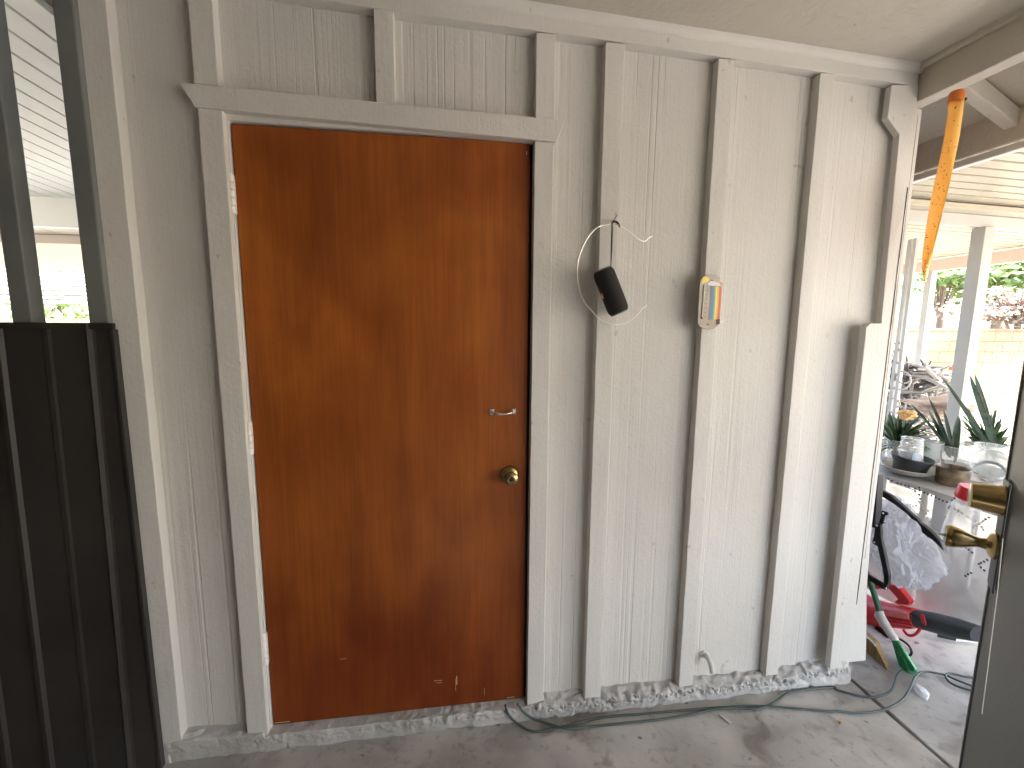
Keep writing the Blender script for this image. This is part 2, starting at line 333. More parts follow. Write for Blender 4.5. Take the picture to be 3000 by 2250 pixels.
# rough painted curb below the wall
cb = MB(); nx, nz = 520, 26; vs = []
for i in range(nx+1):
    x = -.385+2.70*i/nx
    top = .010+.012*noise.noise(Vector((x*6, 3, 0)))-(.012 if .99 < x < 2.1 else 0)+(.006 if x > 2.2 else 0)
    if -.02 < x < .93: top = -.001+.003*noise.noise(Vector((x*5, 1, 0)))
    rgh = .35+.65*max(0, min(1, (noise.noise(Vector((x*1.7, 9, 2)))+.25)*2)) if x > -.05 else .25
    if x < .95: rgh *= .55
    for k in range(nz+1):
        t = k/nz
        if t < .72: z = FZ-.01+(top-FZ+.01)*t/.72; y = -.036
        else: q = (t-.72)/.28; dz = .15 if -.03 < x < .94 else 1; z = top+(.003 if dz < 1 else .014)*q+dz*(.010*math.sin(q*PI)*noise.noise(Vector((x*33, q*3+4, 1)))+.007*q*noise.noise(Vector((x*24, q*2, 9)))); y = -.036+.046*q
        p = Vector((x, (q*.05 if t >= .72 else 0)+noise.noise(Vector((x*12, z*30, 0)))*.01, z))
        cell = abs(noise.noise(p*38))+.5*abs(noise.noise(p*80))+.35*noise.noise(p*150)
        band = math.exp(-((z-(top-.012))/.022)**2)
        ck = max(0, noise.noise(p*21+Vector((7, 0, 0)))-.12)
        y += (-.017*cell*rgh*(.35+1.1*band)+.006*noise.noise(p*9)+.030*ck*rgh)
        zz = z+.009*noise.noise(p*45)*rgh*(1 if t > .3 else 0)
        if t < .12: y += .010*(1-t/.12)+.004*noise.noise(p*30)
        vs.append((x, y, zz))
fs = [(i*(nz+1)+k, (i+1)*(nz+1)+k, (i+1)*(nz+1)+k+1, i*(nz+1)+k+1) for i in range(nx) for k in range(nz)]
cb.add(vs, fs); cb.box(2.30, 2.318, -.034, .05, FZ, .012).build('curb', M_curb, W, smooth=True)
# pipe stub
sp = aY(2065, 1918, .0)
ST = MB().lathe((sp.x, .006, sp.z), [(.0165, 0), (.0165, .008), (.011, .01)], axis=(0, -1, 0), n=6, cap=True)
ST.tube(spline([(sp.x, .01, sp.z), (sp.x, -.02, sp.z+.002), (sp.x+.002, -.042, sp.z-.012), (sp.x+.004, -.05, sp.z-.04)], 5), .010, n=14)
ST.build('pipe_spout', M_trim, W, smooth=True)
# nail heads, paint blobs
for px, py in ((1787, 140), (1770, 640), (1762, 760), (1745, 1285), (1731, 1500), (2133, 515), (2090, 680), (1620, 540), (1725, 1960), (1862, 1970), (1930, 1975), (2425, 700), (2432, 1320), (2545, 1220), (2540, 1262), (2538, 1200), (2470, 1700), (2120, 205), (1905, 820), (2350, 900), (2360, 1180)):
    p = aY(px, py, YF); r = random.uniform(.002, .0035); MB().lathe((p.x, YF, p.z), [(r, 0), (r*.8, .0012), (.0002, .0018)], axis=(0, -1, 0), n=8).build('nail_head', M_trim, W, smooth=True)

# ------------------------------------------------------------ carport roof
R = thing('carport_roof', 'textured grey carport ceiling with painted beam along the open side', 'roof', (1, -1, 2.4))
ce = MB(); vs = []
MB().prism([(-3.2, .012, sl(-3.2)), (2.33, .012, sl(2.33)), (2.33, .012, sl(2.33)+.12), (-3.2, .012, sl(-3.2)+.12)], (0, -3.3, 0)).build('ceiling', M_ceil, R)
MB().prism([(2.312, -.002, 2.243), (2.358, -.002, 2.236), (2.358, -.002, 2.5), (2.312, -.002, 2.5)], (0, -3.3, 0)).build('beam', M_beam, R, bevel=.003)
MB().board(2.290, 2.3115, -3.1, -.018, 2.344, 2.372, ax=1, amp=.001).build('beam_trim', M_beam, R, bevel=.004)
hk = aX(2826, 138, 2.297)
MB().tube(spline([hk+Vector((.012, 0, .004)), hk+Vector((-.004, 0, 0)), hk+Vector((-.012, .004, -.012)), hk+Vector((-.010, -.008, -.022)), hk+Vector((-.010, -.014, -.012))], 5), .0016, n=6).build('hook', M_beam, R, smooth=True)
# overhanging eave: rafters, boards, fascia
sx = 2.62
def ez(x): return 2.315-(x-2.36)*.47
MB().prism([(2.36, .9, ez(2.36)), (sx, .9, ez(sx)), (sx, .9, ez(sx)+.03), (2.36, .9, ez(2.36)+.03)], (0, -2.6, 0)).build('eave_boards', M_beam, R)
MB().box(2.36, 3.0, -1.7, .9, 2.50, 2.52).build('roof_deck', M_dark, R)
for y in (-.10, -.71, -1.32):
    MB().prism([(2.36, y, ez(2.36)-.062), (sx-.02, y, ez(sx)-.056), (sx-.02, y, ez(sx)), (2.36, y, ez(2.36))], (0, -.042, 0)).build('rafter', M_beam, R, bevel=.003)
MB().box(sx-.02, sx+.0, -1.7, .9, 2.09, 2.215).build('fascia_board', M_beam, R, bevel=.002)
MB().box(sx-.002, sx+.03, -1.7, .9, 2.062, 2.0885).build('drip_edge', M_white, R, bevel=.004)
# house wall behind and its far end
hm = paint('house_stucco', (.26, .24, .21), seed=60, bumpd=.005, fine=40)
HW = thing('house_wall', 'plain stucco house wall behind the viewer', 'wall', (0, -4.0, FZ))
MB().box(-3.2, 2.33, -3.15, -3.0, FZ-.02, 2.7).build('wall', hm, HW)
MB().box(-3.2, -3.05, -3.0, .0, FZ-.02, 2.7).build('side_wall', hm, HW)

# ------------------------------------------------------------ metal gate on the left
G = thing('metal_gate', 'dark metal gate with square bars over a ribbed sheet panel', 'gate', (-.9, -.03, FZ))
MB().box(-.405, -.3535, -.052, -.004, 0, 2.44).build('stile', M_bar, G, bevel=.004)
for x in (-.602, -.805, -1.01, -1.215, -1.42, -1.625): MB().box(x, x+.05, -.052, -.004, 0, 2.44).build('bar', M_bar, G, bevel=.004)
gp = MB(); zt = 1.432
xs = [-.338, -.345, -.385, -.392, -.402, -.409, -.5, -.507, -.519, -.526, -.62, -.627, -.639, -.646, -.74, -.747, -.76, -.767, -.86, -.867, -.88, -.887, -1.7]
ys = [-.056, -.060, -.060, -.062, -.069, -.0615, -.060, -.063, -.063, -.060, -.0600, -.069, -.069, -.060, -.060, -.069, -.069, -.060, -.060, -.069, -.069, -.060, -.060]
ln = -.03
vs = []
for z in (FZ+.01, zt): vs += [(x+(ln*(1-(z-FZ)/1.5) if i > 1 else 0), y, z) for i, (x, y) in enumerate(zip(xs, ys))]
k = len(xs); gp.add(vs, [(i, i+1, k+i+1, k+i) for i in range(k-1)]).build('ribbed_panel', M_dark, G, solid=.003)
MB().box(-1.7, -.334, -.066, -.0545, 1.418, 1.436).box(-.3445, -.334, -.0665, -.045, FZ+.01, 1.4175).build('panel_edge', M_dark, G, bevel=.002)
MB().box(-3.0, -1.66, -.05, 0, FZ, 2.6).build('gate_side_panel', M_dark, G)
MB().box(-1.63, -.405, -.045, -.008, 2.40, 2.44).build('top_rail', M_bar, G, bevel=.003)
# small white remnant by the curb
q = aY(488, 2222, -.05)
tag(MB().lathe((q.x, -.03, FZ), [(.0002, 0), (.007, .001), (.009, .02), (.006, .055), (.0002, .06)], n=10).build('caulk_blob', M_hinge, smooth=True), 'small white caulk lump at the foot of the left corner board', 'caulk')

# ------------------------------------------------------------ security door, open beside the viewer
K1 = aZ(2915, 1573, .90); ang = math.radians(42); dn = Vector((-math.sin(ang), math.cos(ang), 0)); dt = Vector((-math.cos(ang), -math.sin(ang), 0))
E0 = Vector((K1.x, K1.y, 0))
SD = thing('security_door', 'dark mesh security door standing open at the right edge', 'door', (E0.x, E0.y, FZ))
M_mesh = mat('dark_mesh', (.085, .085, .08), (.12, .12, .115), rough=.45, scale=(260, 260, 260), bump=.0012, bscale=(420, 420, 420), spec=.5)
# an open weave: passes light square on, closes up when seen along its face
t = M_mesh.node_tree; lw = nd(t, 'ShaderNodeLayerWeight'); lw.inputs[0].default_value = .5
mr = nd(t, 'ShaderNodeMapRange'); t.links.new(lw.outputs[1], mr.inputs[0]); mr.inputs[1].default_value = .45; mr.inputs[2].default_value = .75; mr.inputs[3].default_value = .2; mr.inputs[4].default_value = 1
t.links.new(mr.outputs[0], t.nodes['Principled BSDF'].inputs['Alpha'])
M_sdf = mat('security_frame', (.045, .045, .045), (.06, .06, .058), rough=.4)
def sd(a, b, c): return E0+dt*a+dn*b+Vector((0, 0, c))          # along door, out of face, height
def sbox(a0, a1, b0, b1, z0, z1):
    return MB().prism([sd(a0, b0, z0), sd(a1, b0, z0), sd(a1, b1, z0), sd(a0, b1, z0)], (0, 0, z1-z0))
sbox(.012, .90, -.030, -.004, FZ+.03, 2.05).build('door_leaf', M_mesh, SD)
fr = sbox(0, .012, -.034, .0, FZ+.03, 2.05); b2 = sbox(.892, .91, -.034, 0, FZ+.03, 2.05); fr.add(b2.v, b2.f)
fr.build('frame', M_sdf, SD, bevel=.002)
def knobpart(z, prof, nm, mt=M_brass, a=.055):
    return MB().lathe(sd(a, 0, z), prof, axis=dn, n=28).build(nm, mt, SD, smooth=True)
zk, zd = .895, 1.015
sbox(.015, .085, 0, .004, zk-.115, zd+.05).build('lock_plate', M_black, SD, bevel=.002)
kn = knobpart(zk, [(.034, .004), (.034, .009), (.028, .016), (.014, .022), (.0125, .036), (.016, .048), (.023, .064), (.0285, .082), (.029, .092), (.026, .097), (.0002, .098)], 'knob')
knobpart(zk, [(.0002, .098), (.006, .099), (.0015, .112), (.0002, .114)], 'key_tip', M_steel).parent = SD
knobpart(zd, [(.038, .004), (.038, .010), (.036, .014), (.0325, .05), (.031, .062), (.027, .064), (.0002, .064)], 'deadbolt')
sc_ = MB(); p0 = sd(.09, .001, 1.0); sc_.tube([sd(.09, .0012, .93), sd(.12, .0012, .80), sd(.145, .0012, .62), sd(.16, .0012, .5)], .0011, n=5).build('scratch_line', M_hinge, SD)
sc2 = sbox(.012, .0135, -.001, .0006, FZ+.03, 2.04)
PO = sbox(.915, .98, -.05, .015, FZ, 2.42); PO.build('hinge_post', M_sdf, SD, bevel=.003)

# ------------------------------------------------------------ things hung on the wall
def u5(x, y): return (1600+x/4.366, 600+y/4.366)
def wy(pts, f, Yv): return [aY(*f(*p), Yv if not isinstance(Yv, (list, tuple)) else Yv[i]) for i, p in enumerate(pts)]
wp = [(1355, 405), (1310, 425), (1280, 458), (1235, 465), (1160, 425), (1060, 345), (990, 292), (940, 268), (880, 238), (845, 232), (790, 255), (700, 270), (620, 320), (540, 410), (470, 540), (420, 670), (400, 790), (398, 880), (410, 1000), (440, 1130), (500, 1260), (580, 1350), (660, 1440), (740, 1500), (830, 1530), (930, 1530), (1040, 1500), (1130, 1440), (1200, 1370), (1245, 1312), (1275, 1305)]
yy = [-.055-.025*math.sin(i/len(wp)*PI) for i in range(len(wp))]
for i in (8, 9, 10): yy[i] = -.052
WR = thing('bent_wire_hoop', 'thin bent metal wire hoop hanging on the wall nail', 'wire', aY(1790, 650, -.03))
MB().tube(spline(wy(wp, u5, yy), 5), .0016, n=7).build('wire', M_wire, WR, smooth=True)
e = aY(*u5(1275, 1288), yy[-1]); MB().lathe(e, [(.0002, -.004), (.003, -.002), (.0035, 0), (.003, .002), (.0002, .004)], n=10).build('end_bead', M_wire, WR, smooth=True)
MB().tube(wy([(905, 135), (870, 190), (845, 222)], u5, [-.058, -.048, -.022]), .0016, n=7).build('nail', M_bar, WR, smooth=True)
SPK = thing('portable_speaker', 'black cylindrical speaker hanging by a cord from the wire hoop', 'speaker', aY(1790, 850, -.075))
a0 = aY(*u5(727, 850), -.080); a1 = aY(*u5(930, 1365), -.092); ax = (a1-a0); Ls = ax.length; ax.normalize(); rs = .0345
M_cloth = mat('speaker_cloth', (.012, .012, .012), (.022, .021, .02), rough=.85, scale=(500, 500, 500), bump=.0006, bscale=(700, 700, 700))
MB().lathe(a0, [(.030, -.003), (rs, .006), (rs+.001, .02), (rs+.001, Ls-.02), (rs, Ls-.006), (.030, Ls+.003)], axis=ax, n=40).build('grille', M_cloth, SPK, smooth=True)
M_cap = mat('rubber_cap', (.12, .115, .11), (.2, .19, .18), rough=.5)
for c0, s_ in ((a0, -1), (a1, 1)):
    MB().lathe(c0, [(.030, s_*.003), (.028, s_*.007), (.024, s_*.004), (.0002, s_*.003)], axis=ax, n=32).build('end_cap', M_cap, SPK, smooth=True)
vv = (CAM-(a0+a1)/2); vv = (vv-ax*vv.dot(ax)).normalized(); sd_ = ax.cross(vv).normalized()
lat = aY(*u5(712, 1155), -.09)-(a0+a1)/2; lx = -0.86 if lat.dot(sd_) < 0 else .86
dl = (sd_*lx+vv*.51).normalized(); cbd = a0+ax*(Ls*.52)+dl*(rs+.0012)
mo_ = mat('orange_badge', (.75, .16, .03), rough=.4); tn = ax.cross(dl).normalized()
MB().prism([cbd-ax*.010-tn*.005, cbd+ax*.010-tn*.005, cbd+ax*.010+tn*.005, cbd-ax*.010+tn*.005], dl*.0012).build('badge', mo_, SPK, bevel=.0005)
MB().prism([cbd-ax*.002-tn*.004+dl*.0014, cbd+ax*.006-tn*.004+dl*.0014, cbd+ax*.006+tn*.004+dl*.0014, cbd-ax*.002+tn*.004+dl*.0014], dl*.0005).build('badge_mark', M_white, SPK)
kp = aY(*u5(845, 222), -.060); tl = aY(*u5(828, 800), -.074)
cdb = MB()
for dx in (-.0016, .0022):
    cdb.tube([tl, tl.lerp(kp, .5)+Vector((dx*.6, 0, 0)), kp+Vector((dx, 0, 0))], .0013, n=6)
cdb.tube([tl, a0+dl*0+vv*.005+Vector((.012, 0, -.004))], .0012, n=6)
cdb.build('cord', M_black, SPK, smooth=True)
MB().tube(spline(wy([(845, 225), (880, 212), (915, 232), (945, 285)], u5, [-.062]*4), 5), .0036, n=8).build('strap_wrap', M_black, SPK, smooth=True)

# thermometer
def u8(x, y): return (2000+x/6.635, 750+y/6.635)
TH = thing('rainbow_thermometer', 'oval wall thermometer with rainbow stripes, cloud and sun on batten', 'thermometer', aY(2080, 880, -.03))
YT = -.052
def poly(pts, y, th, nm, mt, par=TH, bv=0): return MB().prism([aY(*u8(*p), y) for p in pts], (0, th, 0)).build(nm, mt, par, bevel=bv)
M_acr = mat('aged_acrylic', (.34, .27, .20), (.42, .35, .27), rough=.15, scale=(14, 14, 14), alpha=.9, spec=.7)
poly([(330, 560), (350, 470), (400, 400), (470, 360), (560, 350), (650, 370), (720, 420), (765, 480), (778, 560), (770, 700), (755, 900), (735, 1100), (722, 1280), (690, 1350), (610, 1410), (500, 1432), (400, 1410), (330, 1365), (295, 1300), (300, 1150), (312, 900), (322, 700)], YT, .004, 'plate', M_acr, bv=.001)
poly([(380, 480), (400, 420), (450, 398), (500, 415), (520, 460), (500, 500), (440, 520), (400, 540), (378, 520)], YT-.0006, .0005, 'sun_disc', mat('yellow_print', (.85, .68, .12), rough=.4))
poly([(485, 545), (500, 515), (530, 505), (550, 480), (590, 488), (620, 485), (650, 510), (690, 520), (720, 535), (735, 560), (735, 582), (600, 580), (500, 572)], YT-.0012, .0005, 'cloud', M_white)
poly([(712, 440), (740, 450), (765, 490), (760, 515), (712, 510)], YT-.0006, .0005, 'sun_edge', mat('cream_print', (.75, .68, .5), rough=.4))
cols = [('violet_band', (.22, .19, .26)), ('blue_band', (.13, .24, .45)), ('green_band', (.22, .42, .26)), ('yellow_band', (.75, .72, .18)), ('orange_band', (.82, .42, .14)), ('red_band', (.66, .13, .08))]
tx = [535, 570, 612, 645, 682, 715, 752]; bx = [497, 512, 572, 605, 640, 668, 712]
for i, (nm, c) in enumerate(cols):
    b0, b1 = 1250-i*4, 1250-(i+1)*4
    poly([(tx[i], 590), (tx[i+1], 592), ((tx[i+1]*.5+bx[i+1]*.5)+8, 900), (bx[i+1], b1), (bx[i], b0), ((tx[i]+bx[i])/2+8, 900)], YT-.0006, .0005, nm, mat(nm, c, rough=.45))
t0, t1 = aY(*u8(424, 560), YT-.003), aY(*u8(376, 1200), YT-.003)
MB().tube([t0, t1], .0019, n=8).build('glass_tube', M_white, TH, smooth=True)
MB().lathe(t1, [(.0002, -.004), (.003, -.002), (.003, .002), (.0002, .003)], n=8).build('bulb', mat('red_bulb', (.25, .05, .04)), TH, smooth=True)
tk = MB()
for i in range(22):
    f = i/21; x = 440-40*f; y = 580+600*f; L_ = 26 if i % 3 == 0 else 14
    tk.prism([aY(*u8(x, y), YT-.0005), aY(*u8(x+L_, y), YT-.0005), aY(*u8(x+L_, y+5), YT-.0005), aY(*u8(x, y+5), YT-.0005)], (0, .0004, 0))
    if i % 3 == 0:
        for q_ in range(2): tk.prism([aY(*u8(x+L_+8+q_*12, y-6), YT-.0005), aY(*u8(x+L_+15+q_*12, y-6), YT-.0005), aY(*u8(x+L_+15+q_*12, y+10), YT-.0005), aY(*u8(x+L_+8+q_*12, y+10), YT-.0005)], (0, .0004, 0))
tk.build('scale_marks', M_gap, TH)
for x, y in ((568, 475), (492, 1330)): MB().lathe(aY(*u8(x, y), YT), [(.0028, 0), (.002, .0015), (.0002, .002)], axis=(0, -1, 0), n=8).build('screw', M_gap, TH, smooth=True)
poly([(672, 1235), (722, 1225), (722, 1325), (705, 1325), (698, 1300), (688, 1300), (684, 1330), (665, 1325)], YT-.003, .003, 'clip', mat('maroon_plastic', (.07, .015, .03), rough=.4))
MB().tube([aY(*u8(*p), YT-.002) for p in ((722, 1272), (760, 1270), (803, 1258))], .0006, n=5).tube([aY(*u8(*p), YT-.002) for p in ((722, 1290), (765, 1288), (798, 1302))], .0006, n=5).build('clip_wire', M_wire, TH)

# fly ribbon
FT = thing('sticky_fly_ribbon', 'orange sticky fly ribbon with dark specks hanging from the beam', 'fly trap', (2.335, -.14, 2.236))
M_amber = bpy.data.materials.new('amber_film'); M_amber.use_nodes = True; t = M_amber.node_tree; Pn = t.nodes['Principled BSDF']
tc = nd(t, 'ShaderNodeTexCoord'); n1 = nd(t, 'ShaderNodeTexNoise', Scale=95., Detail=1.); t.links.new(tc.outputs['Object'], n1.inputs['Vector'])
r1 = nd(t, 'ShaderNodeValToRGB'); t.links.new(n1.outputs[0], r1.inputs[0]); r1.color_ramp.elements[0].position = .24; r1.color_ramp.elements[1].position = .265
r1.color_ramp.elements[0].color = (.12, .05, .01, 1); r1.color_ramp.elements[1].color = (1.0, .70, .24, 1); t.links.new(r1.outputs[0], Pn.inputs['Base Color'])
Pn.inputs['Roughness'].default_value = .3
tr = nd(t, 'ShaderNodeBsdfTranslucent'); tr.inputs[0].default_value = (.95, .45, .05, 1); ms_ = nd(t, 'ShaderNodeMixShader'); ms_.inputs[0].default_value = .4
t.links.new(r1.outputs[0], tr.inputs[0])
t.links.new(Pn.outputs[0], ms_.inputs[1]); t.links.new(tr.outputs[0], ms_.inputs[2]); t.links.new(ms_.outputs[0], t.nodes['Material Output'].inputs[0])
rows = [(292, 2778, 2826), (330, 2776, 2822), (400, 2766, 2812), (470, 2752, 2798), (540, 2735, 2783), (610, 2722, 2765), (680, 2710, 2748), (740, 2702, 2734), (790, 2701, 2722), (815, 2707, 2717), (828, 2711, 2714)]
vs = []; fs = []; rw = []
for a, b in zip(rows[:-1], rows[1:]):
    for k_ in range(4): rw.append(tuple(a[j]+(b[j]-a[j])*k_/4 for j in range(3)))
rw.append(rows[-1])
for i, (y, xl, xr) in enumerate(rw):
    tw = .012*math.sin(i*.22)
    for k_ in range(5):
        f = k_/4; X = 2.30+tw*(f-.5)*2-.006*math.sin(f*PI); vs.append(aX(xl+(xr-xl)*f, y+(f-.5)*-6, X))
for i in range(len(rw)-1):
    for k_ in range(4): fs.append((i*5+k_, i*5+k_+1, i*5+5+k_+1, i*5+5+k_))
MB().add(vs, fs).build('ribbon', M_amber, FT, solid=.0005, smooth=True)
ftc = aX(2802, 283, 2.30)
MB().lathe(ftc, [(.0195, -.016), (.021, -.008), (.021, .008), (.017, .016), (.0002, .018)], n=24).build('canister', mat('orange_cap', (.75, .22, .04), (.65, .17, .03), rough=.4), FT, smooth=True)
MB().lathe(ftc+Vector((.02, -.012, -.012)), [(.0002, -.006), (.006, 0), (.0002, .006)], n=8).build('pin', M_gap, FT)
fly = MB()
for i in range(46):
    r_ = random.choice(rw[2:-3]); f = random.uniform(.12, .88); p = aX(r_[1]+(r_[2]-r_[1])*f, r_[0]+random.uniform(-8, 8), 2.284)
    d_ = Vector((0, random.uniform(-1, 1), random.uniform(-1, 1))).normalized()*random.uniform(.001, .0035); fly.tube([p-d_, p, p+d_], [.0004, random.uniform(.0007, .0013), .0004], n=5)
fly.build('stuck_flies', M_gap, FT)

# ------------------------------------------------------------ cords and scraps on the floor
def u6(x, y): return (1450+x/2.107, 1850+y/2.107)
def u7(x, y): return (2450+x/3.318, 1750+y/3.318)
M_cord = mat('green_grey_cord', (.035, .055, .055), (.065, .09, .085), rough=.5, scale=(14, 14, 14))
def cord(first, later, z0s, label):
    pts = []
    for i, p in enumerate(first):
        pts.append(aZ(*u6(*p), FZ+.007+(z0s[i] if i < len(z0s) else 0)))
    pts += [aZ(*u7(*p), FZ+.006) for p in later]
    pts = [Vector((p.x, min(p.y, -.048), p.z)) if p.x < 2.33 else p for p in pts]
    return tag(MB().tube(spline(pts, 6), .0043, n=8).build('extension_cord', M_cord, smooth=True), label, 'cord', 'cords running along the wall foot')
cord([(60, 430), (80, 500), (130, 560), (200, 605), (270, 617), (350, 600), (450, 580), (560, 550), (700, 525), (900, 510), (1100, 492), (1300, 475), (1500, 462), (1650, 460), (1850, 475), (2050, 492)],
     [(0, 1105), (150, 1122), (300, 1118), (450, 1095), (560, 1050), (650, 985), (710, 900), (745, 815), (765, 775), (810, 735), (880, 722), (960, 735), (1060, 755), (1160, 800), (1290, 850), (1500, 930)],
     [.085, .05, .015, .004], 'green grey cord nearer the viewer, its wide curve ending past the broom')
cord([(135, 425), (170, 480), (230, 530), (300, 560), (400, 590), (480, 598), (600, 585), (800, 565), (1000, 545), (1200, 515), (1350, 480), (1500, 472), (1620, 475), (1720, 440), (1800, 385), (1850, 340), (1900, 320), (2000, 325), (2100, 345)],
     [(0, 895), (150, 940), (250, 962), (350, 970), (450, 950), (530, 905), (570, 830), (590, 760), (640, 705)],
     [.085, .05, .015, .01, .01, .01], 'green grey cord closer to the wall, its small curve ending under the broom')
tag(MB().tube(spline([aZ(*u7(*p), FZ+.006) for p in ((1500, 800), (1270, 775), (1120, 742), (1065, 758), (1090, 815), (1170, 862), (1270, 895), (1500, 960))], 6), .0048, n=8).build('extension_cord', M_cord, smooth=True), 'short looped end of green grey cord beside the open security door', 'cord')
q = aZ(2700, 2022, FZ)
ps = MB(); vs = []; fs = []
for i in range(9):
    for k_ in range(5): f = i/8; g = (k_/4-.5); vs.append(aZ(2678+42*f+g*26*math.sin(max(.15, f)*PI*.9), 2007+38*f-g*16, FZ+.003+.007*math.sin(f*PI)*(1-2*abs(g))+.003*random.random()))
for i in range(8):
    for k_ in range(4): fs.append((i*5+k_, i*5+k_+1, i*5+6+k_, i*5+5+k_))
tag(ps.add(vs, fs).build('plastic_scrap', mat('clear_scrap', (.75, .77, .8), rough=.12, alpha=.55), smooth=True, solid=.0005), 'clear curled plastic scrap on the slab in front of the broom', 'scrap')
q = aZ(2460, 2117, FZ+.003)
vs = [(q+Vector((random.uniform(-.014, .014), random.uniform(-.012, .012), random.uniform(0, .012)))) for i in range(14)]
tag(MB().add(vs, [(0, 1, 2), (2, 3, 4), (4, 5, 0), (6, 7, 8), (8, 9, 6), (10, 11, 12), (11, 12, 13), (3, 7, 9)]).build('dry_leaf', mat('leaf_litter', (.5, .33, .22), rough=.8)), 'crumpled tan dry leaf on the slab beside the cord', 'leaf')
p = aZ(2124, 2108, FZ+.002); tag(MB().prism([aZ(2108, 2097, FZ+.002), aZ(2116, 2096, FZ+.002), aZ(2145, 2120, FZ+.002), aZ(2138, 2122, FZ+.002)], (0, 0, .003)).build('wood_chip', mat('grey_chip', (.5, .48, .45), rough=.8)), 'thin grey chip lying on the slab below the cords', 'chip')

# ------------------------------------------------------------ patio cover on the right
PC = thing('patio_cover', 'cream ribbed aluminium patio cover on white posts', 'patio cover', (4.5, 0, FZ))
def ribs(y0, y1, x0, x1, za, zb, sp, nm, par, hgt=.034, axis='x'):
    """sheet with raised seams every sp; seams run along x (axis='x') or y"""
    mb = MB(); n_ = int((y1-y0)/sp)
    for i in range(n_):
        a = y0+i*sp; b = a+sp-.022; c = y0+(i+1)*sp
        sec = [(a, 0), (b, 0), (b+.003, hgt), (c-.003, hgt), (c, 0)]
        vs = []
        for (xx, zz) in ((x0, za), (x1, zb)):
            vs += [((xx, s_, zz+h_) if axis == 'x' else (s_, xx, zz+h_)) for s_, h_ in sec]
        mb.add(vs, [(k_, k_+1, 5+k_+1, 5+k_) for k_ in range(4)])
    return mb.build(nm, M_alum, par)
ribs(-4.6, 1.2, 2.66, 6.1, 2.30, 2.215, .098, 'roof_sheet', PC)
ribs(1.3, 4.9, 2.6, 6.1, 2.30, 2.215, .098, 'roof_sheet', PC)
MB().box(2.66, 6.1, -4.6, 4.9, 2.36, 2.38).build('roof_skin', M_alum, PC)
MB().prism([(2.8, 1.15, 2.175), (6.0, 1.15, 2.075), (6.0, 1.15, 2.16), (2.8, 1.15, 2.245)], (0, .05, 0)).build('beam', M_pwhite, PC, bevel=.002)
MB().prism([(2.8, 1.06, 2.245), (6.0, 1.06, 2.165), (6.0, 1.06, 2.20), (2.8, 1.06, 2.28)], (0, .14, 0)).build('beam_cap', M_alum, PC, bevel=.002)
MB().box(6.0, 6.06, -4.6, 4.9, 2.075, 2.20).build('edge_beam', mat('tan_beam', (.62, .52, .44), (.55, .45, .37), rough=.6), PC, bevel=.003)
pc = aY(2880, 700, 1.17)
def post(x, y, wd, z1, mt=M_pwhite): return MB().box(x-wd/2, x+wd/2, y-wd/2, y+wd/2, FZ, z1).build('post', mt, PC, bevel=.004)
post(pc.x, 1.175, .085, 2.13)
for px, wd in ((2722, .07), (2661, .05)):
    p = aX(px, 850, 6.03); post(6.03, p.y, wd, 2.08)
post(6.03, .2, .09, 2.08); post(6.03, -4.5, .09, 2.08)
# scrolled iron panel between the far posts
IR = thing('iron_scroll_screen', 'white ornamental iron screen with scrolls beside the patio post', 'iron screen', (4.9, 2.4, FZ))
def spiral(c, r, turns, a0_, sgn=1, n_=26): return [Vector((c[0], c[1]+r*(1-.75*i/n_)*math.cos(a0_+sgn*turns*2*PI*i/n_), c[2]+r*(1-.75*i/n_)*math.sin(a0_+sgn*turns*2*PI*i/n_))) for i in range(n_+1)]
XI = 4.6
for px in (2607, 2632, 2648):
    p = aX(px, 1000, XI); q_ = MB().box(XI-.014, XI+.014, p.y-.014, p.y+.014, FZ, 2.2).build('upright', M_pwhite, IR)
for px, py, r_ in ((2622, 1185, .10), (2625, 1040, .11), (2640, 1110, .12)):
    c = aX(px, py, XI); MB().tube(spiral(c, r_, 1.4, random.random()*6, random.choice((-1, 1))), .007, n=7).build('scroll', M_pwhite, IR, smooth=True)

# left-hand patio cover seen through the gate
LC = thing('left_patio_cover', 'white ribbed patio ceiling with deep beam seen through the gate bars', 'patio cover', (-2.5, 2, 2.2))
LC.name = 'shed_patio_cover'
M_pale = mat('pale_paint', (.8, .81, .76), (.74, .75, .7), rough=.5)
def lribs(x0, x1, y0, y1, z0, z1, sp, nm, m_):
    mb = MB(); n_ = int((x1-x0)/sp)
    for i in range(n_):
        a = x0+i*sp; b = a+sp-.012; c = x0+(i+1)*sp; sec = [(a, 0), (b, 0), (b+.002, .014), (c-.002, .014), (c, 0)]; vs = []
        for (yy_, zz) in ((y0, z0), (y1, z1)): vs += [(s_, yy_, zz+h_) for s_, h_ in sec]
        mb.add(vs, [(k_, k_+1, 5+k_+1, 5+k_) for k_ in range(4)])
    return mb.build(nm, m_, LC)
lribs(-6.5, -.4, .02, 2.13, 2.34, 2.30, .10, 'roof_sheet', M_pale)
MB().box(-6.5, -.4, .02, 2.2, 2.37, 2.39).build('roof_skin', M_pale, LC)
MB().box(-6.5, -.4, 2.13, 2.18, 2.10, 2.33).build('beam', M_pale, LC, bevel=.003)
lribs(-8, -1.2, 2.2, 5.2, 2.16, 2.12, .22, 'roof_sheet', M_alum)
MB().box(-8, -1.2, 2.2, 5.2, 2.20, 2.22).build('roof_skin', M_alum, LC)
MB().box(-8, -1.2, 2.75, 2.82, 2.08, 2.15).build('cross_beam', mat('brown_beam', (.5, .44, .38), rough=.6), LC)
LV = thing('slatted_awning', 'white slatted awning panel hanging beyond the shed patio', 'awning', (-5.5, 6, 1.7))
